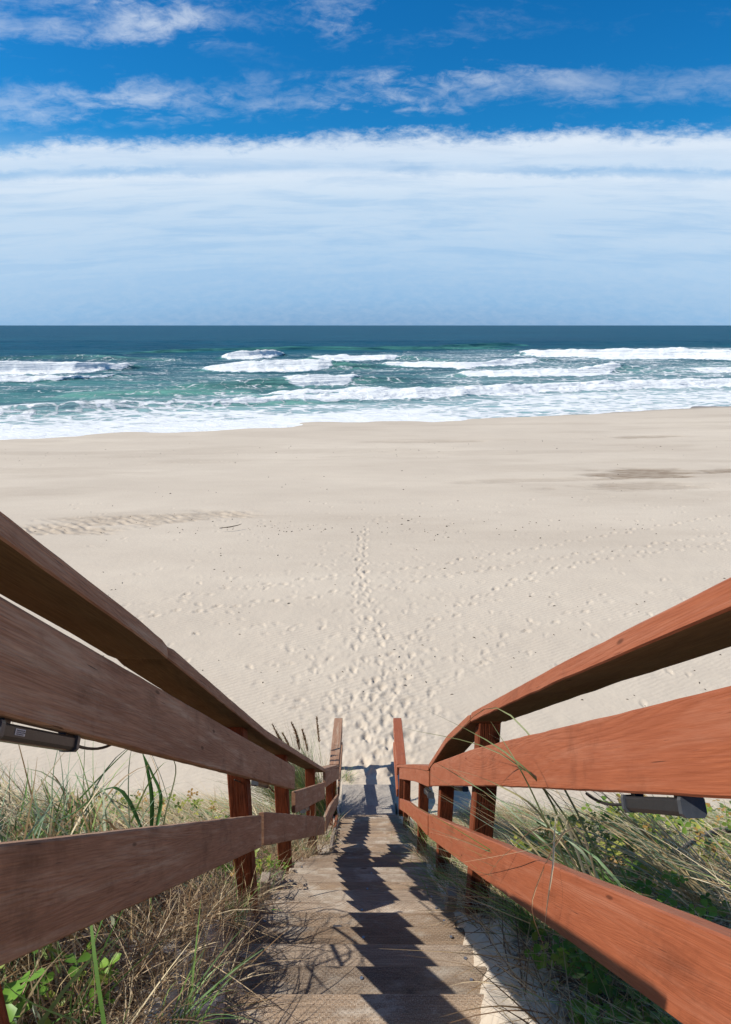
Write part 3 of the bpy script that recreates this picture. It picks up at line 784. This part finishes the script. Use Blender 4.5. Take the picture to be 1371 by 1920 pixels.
# left bank: combed mat of straw and blue-green marram
def dL(x,y): return foot_ok(x,y)*sstep(.68,.92,-x-.03*y)*(.3+.7*clumpy(x,y,2.,.35,.6))
B=scatter(80000,(-5.2,-.62),(.3,8.4),dL); n=len(B)
mix_=rng.random(n); cols=np.where((mix_<.76)[:,None],pick(STRAW,n),np.where((mix_<.92)[:,None],pick(BLUEG,n),pick(GREEN,n)))
swirl=fbm(B[:,0]*.8,B[:,1]*.8,9,2)-.5
D=lean(n,(-.75,.25,0),.40,.30); D[:,1]+=swirl*1.2
L_=rng.uniform(.35,.80,n); nearS=sstep(-1.3,-.75,B[:,0]); L_*=1-.5*nearS
bend=np.stack([-.45+rng.normal(size=n)*.2,.1+rng.normal(size=n)*.2,-.50-rng.random(n)*.25],1)
me=blades_mesh('dune_grass',B,D,L_,rng.uniform(.004,.009,n),bend,cols)
tag(link('dune_grass',me,M['blade']),'windswept mat of straw and grey-green dune grass on the bank left of the stairs','grass',None,'stuff')
# right bank
def dR(x,y): return foot_ok(x,y)*sstep(.56,.85,x-.02*y)*(.2+.8*clumpy(x,y,1.7,.42,.62,15))
B=scatter(46000,(.56,5.5),(.4,8.4),dR); n=len(B)
mix_=rng.random(n); cols=np.where((mix_<.55)[:,None],pick(STRAW,n),np.where((mix_<.75)[:,None],pick(BLUEG,n),pick(GREEN,n)))
D=lean(n,(-.45,.15,0),.42,.42); L_=rng.uniform(.18,.45,n)
bend=np.stack([-.25+rng.normal(size=n)*.3,.1+rng.normal(size=n)*.25,-.50-rng.random(n)*.25],1)
me=blades_mesh('dune_grass',B,D,L_,rng.uniform(.003,.007,n),bend,cols)
tag(link('dune_grass',me,M['blade']),'tangled straw and green dune grass on the bank right of the stairs','grass',None,'stuff')
# dead litter stalks in the shade either side
for s_d,lab in ((-1,'brown dead grass stalks lying on the sand beside the stairs, left'),(1,'brown dead grass stalks lying on the sand beside the stairs, right')):
    xr=(-2.0,-.46) if s_d<0 else (.50,2.2)
    B=scatter(30000,xr,(.5,7.5),lambda x,y:.25+.75*clumpy(x,y,3,.4,.6,25)); n=len(B)
    cols=pick(np.array([(.40,.27,.15),(.27,.17,.09),(.56,.42,.26),(.20,.12,.07),(.66,.53,.34)]),n)
    D=lean(n,(0,0,0),.25,.9); bend=np.stack([rng.normal(size=n)*.3,rng.normal(size=n)*.3,-.25-rng.random(n)*.2],1)
    me=blades_mesh('dead_stalks',B,D,rng.uniform(.08,.34,n),rng.uniform(.002,.006,n),bend,cols)
    tag(link('dead_stalks',me,M['blade']),lab,'dead grass',None,'stuff')

def tuft(base,n,L,lean_dir,spread,pal,lbl,w=.005,cat='grass tuft',sag=.35,group='grass tufts beside the stairs',name='grass_tuft',plumes=0,rad_=.05):
    b=Vector(base); B=np.tile(np.array(b),(n,1)); B[:,:2]+=rng.normal(size=(n,2))*rad_; 
    D=lean(n,lean_dir,1.0,spread); L_=rng.uniform(.45,1.,n)*L
    bend=np.stack([lean_dir[0]*.4+rng.normal(size=n)*.18,lean_dir[1]*.4+rng.normal(size=n)*.18,-sag*rng.uniform(.4,1.2,n)],1)
    cols=pick(pal,n); me=blades_mesh('blades',B-np.array(b),D,L_,rng.uniform(.6,1.2,n)*w,bend,cols,6)
    if not plumes:
        o=link(name,me,M['blade']); o.location=b; return tag(o,lbl,cat,group)
    root=empty(name,b,lbl,cat,group); o=link('blades',me,M['blade'],root); o.location=(0,0,0)
    for i in range(plumes):
        d=Vector((random.gauss(-.50,.28),random.gauss(.05,.2),1.)).normalized(); Ls=L*random.uniform(.85,1.15)
        st=Vector((random.gauss(0,rad_),random.gauss(0,rad_),0)); pts=[st+d*Ls*t+Vector((-.10,0,-.06))*t*t for t in np.linspace(0,1,7)]
        mb=MB(); mb.tube(pts,[.0025]*7,5); s_=mb.build('stem',M['straw'],root); s_.location=(0,0,0)
        m=220; tt=rng.uniform(.74,1.,m); q=np.array([tuple(st+d*Ls*t+Vector((-.10,0,-.06))*t*t) for t in tt])
        rr=.014*np.sin((tt-.72)/.30*np.pi)[:,None]
        q2=q+rng.normal(size=(m,3))*rr*.5
        me2=blades_mesh('plume',q2,np.tile(np.array(d),(m,1))+rng.normal(size=(m,3))*.35,np.full(m,.045),np.full(m,.009),np.zeros((m,3)),pick(np.array([(.30,.17,.08),(.22,.12,.06),(.40,.26,.13)]),m),2)
        p_=link('seed_head',me2,M['blade'],s_); p_.location=(0,0,0)
    return root
M['straw']=plain('straw_stem',(.42,.32,.18),.7,0,None,.2,.3)
def g(x,y,dz=0): return (x,y,float(ground_z(np.array([x]),np.array([y]))[0])+dz)
MIXG=np.concatenate([GREEN,BLUEG[:2],STRAW[:2]])
tuft(g(-.95,8.7),1700,1.65,(-.34,.05,0),.22,np.concatenate([STRAW[1:3],STRAW[4:5],GREEN,BLUEG[:3]]),'tall beach grass clump with brown seed heads left of the stair foot',.009,sag=.18,plumes=34,rad_=.16)
tuft(g(-.80,5.0),260,.75,(-.2,.2,0),.35,np.concatenate([STRAW[:2],BLUEG]),'yellow-green grass clump seen between the left posts, below the handrail',.006,rad_=.12)
for (x_,y_,n_,L_2,lb_) in ((-1.20,1.55,300,.80,'tall straw-and-green grass clump behind the left handrail, nearest the camera'),(-1.35,2.15,300,.75,'bushy grass clump on the left bank beside the strap-leaved plant'),(-1.05,.95,220,.70,'shaggy grass clump just outside the first left post at the photo bottom')):
    tuft(g(x_,y_),n_,L_2,(-.25,.1,0),.42,np.concatenate([STRAW,GREEN,BLUEG]),lb_,.0095,sag=.65,rad_=.15)
tuft(g(-.60,2.25),46,.42,(.05,.1,0),.22,MIXG,'slim green tuft rooted in sand left of the treads, below the nearest left post',.005,rad_=.03)
tuft(g(-.56,1.35),26,.40,(.25,.15,0),.35,GREEN,'loose bright green blades at the bottom left of the stairs',.006,rad_=.03)
tuft(g(-.78,1.15),34,.50,(.15,.1,0),.30,np.concatenate([GREEN,STRAW[:3]]),'green and straw tuft under the left lower rail at the bottom of the photo',.006,rad_=.10)
tuft(g(-.72,2.95),60,.40,(.0,.1,0),.35,GREEN,'bright green tuft behind the nearest left post, under the lower rail',.006,rad_=.08)
tuft(g(.66,2.02),80,.40,(-.35,.1,0),.30,np.concatenate([GREEN,STRAW[2:3]]),'dark green tuft growing from the sand on the right edge of the stairs',.0045,rad_=.03)
tuft(g(.56,3.2),90,.42,(-.45,.0,0),.35,GREEN,'green grass tuft leaning over the treads between the first two right-hand posts',.004,rad_=.10)
tuft(g(.60,4.3),80,.45,(-.35,.0,0),.35,np.concatenate([GREEN,BLUEG[:1]]),'green grass tuft beside the stairs past the second right-hand post',.0045,rad_=.12)
tuft(g(.66,6.3),90,.5,(-.3,.0,0),.35,np.concatenate([GREEN,STRAW[:1]]),'grass tuft beside the lower flight, right side below the curved rail',.005,rad_=.14)
tuft(g(-.58,6.2),70,.45,(.1,.0,0),.4,np.concatenate([GREEN,STRAW[:2]]),'straggly straw-and-green tuft at the left edge of the lower flight',.005,rad_=.10)
tuft(g(-.40,9.85),60,.34,(.4,.1,0),.45,np.concatenate([STRAW[:2],GREEN[:2]]),'small dry tuft on the sand at the foot of the left handrail',.006,rad_=.05)
# long blades that arch through the right railing, sighted
def blade_curve(pts,w,col,name='blade',parent=None,folded=True):
    """wide ribbon through 3-D points (bezier)"""
    pts=[Vector(p) for p in pts]; n=16; out=[]
    for i in range(n+1):
        t=i/n*(len(pts)-1); k=min(int(t),len(pts)-2); f=t-k
        a0=pts[k-1] if k else pts[0]*2-pts[1]; a3=pts[k+2] if k+2<len(pts) else pts[-1]*2-pts[-2]
        a1,a2=pts[k],pts[k+1]
        out.append(a1+((a2-a0)*f+(a0*2-a1*5+a2*4-a3)*f*f+(a1*3-a0-a2*3+a3)*f*f*f)*.5)
    V=[];cols=[]
    for i,p in enumerate(out):
        d=(out[min(i+1,n)]-out[max(i-1,0)]).normalized()
        s=d.cross(Vector((.15,-.93,.35))).normalized()
        nn=d.cross(s); t=i/n; ww=w*.5*min(1,.5+2*t)*(1-t**2.2*.95)
        V+= [p-s*ww, p+nn*ww*.5, p+s*ww]
    F=[]
    for i in range(n):
        for j in (0,1): F.append((3*i+j,3*i+j+1,3*i+3+j+1,3*i+3+j))
    V=np.array([tuple(v) for v in V]); cl=np.tile(np.array([*col,1.]),(len(V),1))
    me=np_mesh(name,V,np.array(F),None,True,{'Col':('FLOAT_COLOR','POINT',cl)})
    return link(name,me,M['blade'],parent)
base=Vector(g(.86,1.62)); root=empty('arching_grass',base,'long thin grass blades arching through the right handrail towards the beach','grass tuft','grass tufts beside the stairs')
def pt(px,py,x): return at_x(px,py,x)
LB=[([base,pt(1060,1560,.60),pt(960,1420,.40),pt(786,1324,.20)],.0042,(.16,.20,.09)),
    ([base+Vector((.04,.05,0)),pt(1100,1560,.62),pt(940,1330,.42),pt(835,1395,.30)],.0040,(.22,.25,.12)),
    ([base+Vector((.0,.1,0)),pt(1050,1600,.60),pt(985,1460,.40),pt(920,1352,.34)],.0036,(.18,.22,.10)),
    ([base+Vector((-.05,.02,0)),pt(1040,1570,.55),pt(930,1470,.38),pt(800,1432,.24)],.0040,(.30,.28,.14)),
    ([base+Vector((-.02,.1,0)),pt(1150,1640,.62),pt(900,1480,.45),pt(640+170,1425,.26)],.0046,(.20,.30,.16)),
    ([base+Vector((.02,-.05,0)),pt(1100,1600,.64),pt(950,1420,.42),pt(752,1364,.12)],.0034,(.16,.18,.08)),
    ([base+Vector((.0,.0,0)),pt(1080,1640,.66),pt(1000,1560,.50),pt(905,1470,.48)],.0045,(.28,.36,.22)),
    ([base+Vector((-.03,.06,0)),pt(1120,1640,.66),pt(1010,1540,.52),pt(930,1520,.46)],.0050,(.34,.42,.28)),
    ([base+Vector((.03,.04,0)),pt(1000,1590,.60),pt(930,1540,.50),pt(845,1590,.40)],.0036,(.40,.34,.20)),
    ([base+Vector((.03,.04,0)),pt(1075,1560,.60),pt(1010,1590,.44),pt(820,1625,.36)],.0036,(.55,.46,.28)),
    ([base+Vector((.0,-.04,0)),pt(1060,1540,.56),pt(1035,1640,.44),pt(1020,1745,.435)],.0052,(.62,.55,.38)),
    ([base+Vector((-.02,-.02,0)),pt(1090,1560,.56),pt(1000,1680,.44),pt(1024,1790,.43)],.0036,(.60,.46,.28)),
    ([base+Vector((.0,-.02,0)),pt(1050,1570,.55),pt(950,1600,.44),pt(905,1660,.42)],.0034,(.56,.42,.24)),]
for pts_,w,c in LB:
    o=blade_curve(pts_,w*1.7,tuple(q*1.25 for q in c),'blade',root)
for (x_,y_,n_,L_2,ld_,lb_) in ((1.02,1.72,110,.78,(-.75,.35,0),'long streaming grey-green grass blades under the right top board, beside the arching blades'),(1.35,1.95,120,.75,(-.8,.3,0),'streaming straw-coloured grass clump on the right bank near the bare branch'),(.95,2.45,90,.55,(-.7,.2,0),'green grass fan behind the nearest right-hand post')):
    tuft(g(x_,y_),n_,L_2,ld_,.22,np.concatenate([BLUEG,GREEN[:3],STRAW[:3]]) if x_<1.3 else np.concatenate([STRAW,BLUEG[:2]]),lb_,.0065,sag=.25,rad_=.07)
# wide strappy leaves on the left
b=Vector(g(-1.12,1.75)); root=empty('strap_leaf_plant',b,'broad dark green strap-shaped leaves standing in the grass behind the left handrail','plant')
blade_curve([at_x(283,1590,-1.10),at_x(285,1500,-1.08),at_x(276,1440,-1.06),at_x(266,1408,-1.04)],.023,(.07,.20,.05),'leaf',root)
blade_curve([at_x(284,1595,-1.10),at_x(302,1500,-1.08),at_x(285,1450,-1.05),at_x(268,1412,-1.02)],.020,(.10,.26,.07),'leaf',root)
blade_curve([at_x(285,1600,-1.10),at_x(225,1480,-1.06),at_x(130,1530,-1.04),at_x(82,1545,-1.02)],.020,(.06,.17,.05),'leaf',root)
blade_curve([at_x(300,1600,-1.12),at_x(310,1530,-1.10),at_x(330,1440,-1.1),at_x(300,1395,-1.1)],.010,(.20,.22,.10),'leaf',root)

# leafy weeds: rounded leaves on short runners
def weed(base,n,r,size,pal,lbl=None,kind=None,flat=.10,cat='weed'):
    b=np.array(base); V=[];Fc=[];Cc=[]
    for i in range(n):
        a=rng.uniform(0,6.28); rr=r*math.sqrt(rng.random()); x=b[0]+rr*math.cos(a); y=b[1]+rr*math.sin(a)
        z=float(ground_z(np.array([x]),np.array([y]))[0])+rng.uniform(.02,.02+flat)
        s=size*rng.uniform(.55,1.25); az=rng.uniform(0,6.28); tilt=rng.normal(0,.45)
        Rm=Matrix.Rotation(az,3,'Z')@Matrix.Rotation(tilt,3,'X')@Matrix.Rotation(rng.normal(0,.4),3,'Y')
        col=pal[rng.integers(0,len(pal))]*rng.uniform(.75,1.2)
        for lf in range(3):
            R2=Rm@Matrix.Rotation(lf*2.09,3,'Z')
            prof=[(0,0,0),(.35,.28,.06),(.75,.36,.05),(1.0,.0,-.05),(.75,-.36,.05),(.35,-.28,.06),(.5,0,-.04)]
            k=len(V)
            for p in prof:
                q=R2@Vector((p[0]*s,p[1]*s,p[2]*s)); V.append((x+q.x,y+q.y,z+q.z)); Cc.append((*col,1))
            for t_ in range(6): Fc.append((k+6,k+t_,k+(t_+1)%6))
    me=np_mesh('leafy_weed',np.array(V),np.array(Fc),None,True,{'Col':('FLOAT_COLOR','POINT',np.array(Cc))})
    return me
LG=np.array([(.16,.33,.04),(.22,.40,.05),(.11,.24,.03),(.32,.42,.07)]); LY=np.array([(.42,.42,.08),(.46,.27,.07),(.24,.36,.06),(.16,.28,.04),(.11,.20,.04),(.32,.38,.07)]); LD=np.array([(.07,.15,.03),(.10,.20,.04),(.05,.11,.025)])
def W(x,y,n,r,size,pal,lbl,flat=.1):
    o=link('leafy_weed',weed((x,y,0),n,r,size,pal,flat=flat),M['leaf'])
    return tag(o,lbl,'weed','low leafy weeds on the banks','stuff')
W(-.92,1.05,40,.15,.042,LG,'bright green leafy weed in the bottom left corner of the photo',.34)
W(-.86,1.40,24,.12,.034,LG,'small leafy green weed among dead stalks under the left lower rail',.16)
W(-.9,3.3,110,.3,.03,np.concatenate([LG,LY]),'yellow-green leafy weed behind the nearest left post',.25)
W(-1.9,4.6,170,.7,.032,LY,'reddish and yellow-green leafy weed on the left bank edge near the sand',.42)
W(1.12,2.75,360,.42,.036,LY,'yellow-green leafy weed with orange leaves just right of the nearest right-hand post',.42)
W(1.85,2.9,240,.55,.036,LY,'sunlit yellow-green weed patch on the right bank, below the top handrail board',.42)
W(1.0,2.1,190,.26,.030,LG,'fresh green clover-like weed behind the right lower rail',.26)
W(1.12,1.62,30,.16,.030,LG,'bright green leaves poking through straw by the arching grass blades',.28)
W(1.35,1.3,44,.28,.032,LD,'dark green leaves beside the driftwood branch at right')
W(.80,1.6,150,.24,.030,LG,'dark shaded leafy weed on the ground under the right lower rail',.16)
W(.76,1.2,120,.22,.032,LG,'shaded green leaves at the bottom right of the stairs',.16)
W(.70,2.9,50,.18,.020,LG,'small leafy weed at the base of the nearest right-hand post')
W(-.72,3.9,40,.16,.022,LG,'bright leafy weed at the base of the second left-hand post')
W(-.70,5.35,40,.18,.022,LG,'green weed at the base of the third left-hand post')
W(2.7,3.6,150,.7,.036,LY,'far weedy patch on the right bank near the photo\'s right edge',.4)
# driftwood branch
def hit(px,py,dz=0.):
    d=ray(px,py)
    for t_ in np.arange(.6,14,.01):
        x,y,z=d[0]*t_,d[1]*t_,CAMZ+d[2]*t_
        if z<=float(ground_z(np.array([x]),np.array([y]))[0])+dz: return Vector((x,y,z))
    return Vector((x,y,z))
a=at_x(1235,1618,.92); 
P=[hit(1240,1625,.12),hit(1262,1602,.16),hit(1300,1577,.2),hit(1345,1558,.22),hit(1420,1550,.22),hit(1520,1540,.18)]
mb=MB(); PP=resample(P,.03); mb.tube(PP,[.006+.013*min(1,i/len(PP)*2)*(1+.18*mnoise.noise(Vector((i*.5,0,0)))) for i in range(len(PP))],9,0,.07)
o=tag(mb.build('driftwood_branch',M['bark'],None,True),'bare grey-brown branch lying in the grass on the right bank','branch')
# twig on the beach and scraps of weed
q=at_z(432,991,-.05); mb=MB(); mb.tube([(q.x-.42,q.y-.1,.0),(q.x,q.y,.02),(q.x+.30,q.y+.22,.03),(q.x+.42,q.y+.30,.06)],[.012,.02,.014,.006],6)
tag(mb.build('beach_twig',M['twig']),'thin dark twig lying alone on the open sand at mid left','twig')
mb=MB()
for i in range(420):
    if i<150: px,py=random.gauss(640,330),random.gauss(985,9)
    elif i<230: px,py=random.uniform(0,1371),random.uniform(826,850)-.02*random.uniform(0,1371)
    else: px,py=random.uniform(150,1371),random.uniform(860,1330)
    if not(-50<px<1420): continue
    p=at_z(px,py,-.06); z=float(ground_z(np.array([p.x]),np.array([p.y]))[0]); s=random.uniform(.006,.018)*(1+p.y/60)
    an=random.uniform(0,3.14); d=Vector((math.cos(an),math.sin(an),0))*s*random.uniform(.8,2.6)
    mb.tube([Vector((p.x,p.y,z+.004))-d,Vector((p.x,p.y,z+s*.7)),Vector((p.x,p.y,z+.004))+d],[s*.3,s*.6,s*.2],5)
tag(mb.build('beach_debris',M['twig']),'scattered dark specks of seaweed and wood on the dry sand','debris',None,'stuff')

# ------------------------------------------------------------------ light
EL,AZ=rad(42.8),rad(4)          # light travels towards +x, slightly towards +y
Ld=Vector((math.cos(EL)*math.cos(AZ),math.cos(EL)*math.sin(AZ),-math.sin(EL)))
sl=bpy.data.lights.new('sun','SUN'); sl.energy=5.0; sl.angle=rad(.53); sl.color=(1,.94,.85)
so=bpy.data.objects.new('sun',sl); C.objects.link(so); so.rotation_euler=Ld.to_track_quat('-Z','Y').to_euler()
w=bpy.data.worlds.new('World'); sc.world=w; w.use_nodes=True
class WN(NT):
    def __init__(s,t): s.t=t; s.n=t.nodes; s.l=t.links
t=WN(w.node_tree); bg=t.n['Background']
sky=t.N('ShaderNodeTexSky',sky_type='NISHITA',sun_disc=False,sun_elevation=EL,sun_rotation=rad(270-4),altitude=0,air_density=1.,dust_density=.35,ozone_density=2.5)
tc=t.N('ShaderNodeTexCoord').outputs['Generated']
s=t.N('ShaderNodeSeparateXYZ',{0:tc}); x_,y_,z_=s.outputs
el=t.math('MULTIPLY',t.math('ARCSINE',z_),180/math.pi)
az=t.math('MULTIPLY',t.math('ARCTAN2',x_,y_),180/math.pi)
el0=el
el=t.math('ADD',el,t.math('MULTIPLY',t.math('MINIMUM',t.math('MULTIPLY',az,az),1000.),.0023))
base=t.N('ShaderNodeCombineXYZ',{0:az,1:el}).outputs[0]
def nz(sx,sy,det=6,rough=.6,dist=0.,loc=(0,0,0)): return t.noise(t.vec(base,(sx,sy,1),loc),1.,det,rough,dist)
skyc=t.N('ShaderNodeHueSaturation',{'Saturation':1.38,'Value':.92,'Hue':.494,'Color':sky.outputs[0]}).outputs[0]
# solid deck with two bumpy tops
bump1=nz(.16,.5,5,.55,0,(3,0,0)); bump2=nz(.22,.5,6,.6,0,(11,4,0)); fine=nz(.9,2.2,6,.65,.3,(1,9,0))
def add(a,b): return t.math('ADD',a,b)
def mul(a,b): return t.math('MULTIPLY',a,b)
top1=add(add(14.5,mul(az,.018)),add(mul(t.math('SUBTRACT',bump1,.5),2.0),mul(t.math('SUBTRACT',fine,.5),1.7)))
aza=t.math('ABSOLUTE',az)
deck=mul(t.map(t.math('SUBTRACT',top1,el),-.25,1.1,0,1,True),t.map(aza,55,95,1,.15,True))
gapc=add(11.95,mul(t.math('SUBTRACT',bump2,.5),1.2))
gap=t.map(t.math('ABSOLUTE',t.math('SUBTRACT',add(el,mul(t.math('SUBTRACT',fine,.5),.9)),gapc)),.0,.60,1,0,True)
gap=mul(gap,t.map(nz(.05,.3,3,.5,0,(7,7,0)),.38,.55,.15,.85,True))
streaks=nz(.10,1.1,7,.62,.4,(0,5,0)); str2=nz(.045,.6,4,.6,.2,(5,15,0))
thin=t.map(streaks,.42,.68,0,.40,True)
low=t.map(el,0.,9.,0,1)
dens=t.math('SUBTRACT',deck,mul(gap,.75)); 
dens=mul(dens,t.math('SUBTRACT',.97,mul(thin,t.map(el,13.5,9,.25,1))))
dens=t.math('MAXIMUM',dens,t.map(el0,9.,2.,0,1))
dens=t.math('MAXIMUM',mul(dens,t.map(str2,.35,.7,1.,.88)),t.map(el0,9.,2.,0,1))
# wisps above the deck
wis=nz(.12,.50,6,.60,.5,(2,2,0)); wisf=nz(.75,1.7,7,.66,.6,(6,1,0))
wv_=add(mul(wis,.70),mul(wisf,.30))
c1=add(17.0,add(mul(az,.02),mul(t.math('SUBTRACT',bump1,.5),1.2)))
band1=t.map(t.math('ABSOLUTE',t.math('SUBTRACT',el,c1)),.2,2.1,1,0,True)
c2=add(21.6,mul(az,.03)); band2=mul(t.map(t.math('ABSOLUTE',t.math('SUBTRACT',el,c2)),.2,2.2,1,0,True),t.map(az,-10,7,1,.0,True))
other=t.map(el,24,40,0,.12,True)
band=t.math('MAXIMUM',band1,t.math('MAXIMUM',band2,other))
wisp=mul(t.map(add(wv_,mul(band,.14)),.52,.80,0,1,True),t.map(band,0,.5,.25,1.))
dens=t.math('MAXIMUM',dens,mul(mul(wisp,t.map(nz(.07,.2,3,.5,0,(31,3,0)),.36,.6,.35,1,True)),.62))
# cloud colour: bright at the deck top, blue-grey towards the horizon
cc=t.ramp(t.map(el,0,15,0,1),[(0,(.205,.37,.59)),(.14,(.27,.47,.71)),(.36,(.42,.60,.80)),(.66,(.56,.70,.85)),(.78,(.71,.80,.90)),(.81,(.56,.70,.86)),(1,(.82,.87,.93))])
cc=t.mix(t.map(fine,.35,.7,0,.16),cc,(.62,.70,.80))
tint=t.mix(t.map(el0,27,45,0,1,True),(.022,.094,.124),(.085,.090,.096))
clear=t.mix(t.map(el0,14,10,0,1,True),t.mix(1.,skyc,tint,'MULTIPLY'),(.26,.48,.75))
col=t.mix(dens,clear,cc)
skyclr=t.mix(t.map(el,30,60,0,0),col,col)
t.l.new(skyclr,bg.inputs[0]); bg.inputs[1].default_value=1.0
SKY_DEBUG=(sky,)

# ------------------------------------------------------------------ camera
cam=bpy.data.cameras.new('camera'); co=bpy.data.objects.new('camera',cam); C.objects.link(co)
cam.sensor_fit='VERTICAL'; cam.sensor_height=36; cam.sensor_width=36*1371/1920; cam.lens=36*F/1920
cam.shift_x=-(CX-685.5)/1920; co.location=(0,0,CAMZ); co.rotation_euler=(math.pi/2-TH,0,0)
cam.clip_start=.05; cam.clip_end=60000; sc.camera=co
sc.view_settings.view_transform='Standard'; sc.view_settings.look='None'; sc.view_settings.exposure=.10; sc.view_settings.gamma=1
sc.cycles.use_denoising=True
try: sc.cycles.max_bounces=6
except Exception: pass
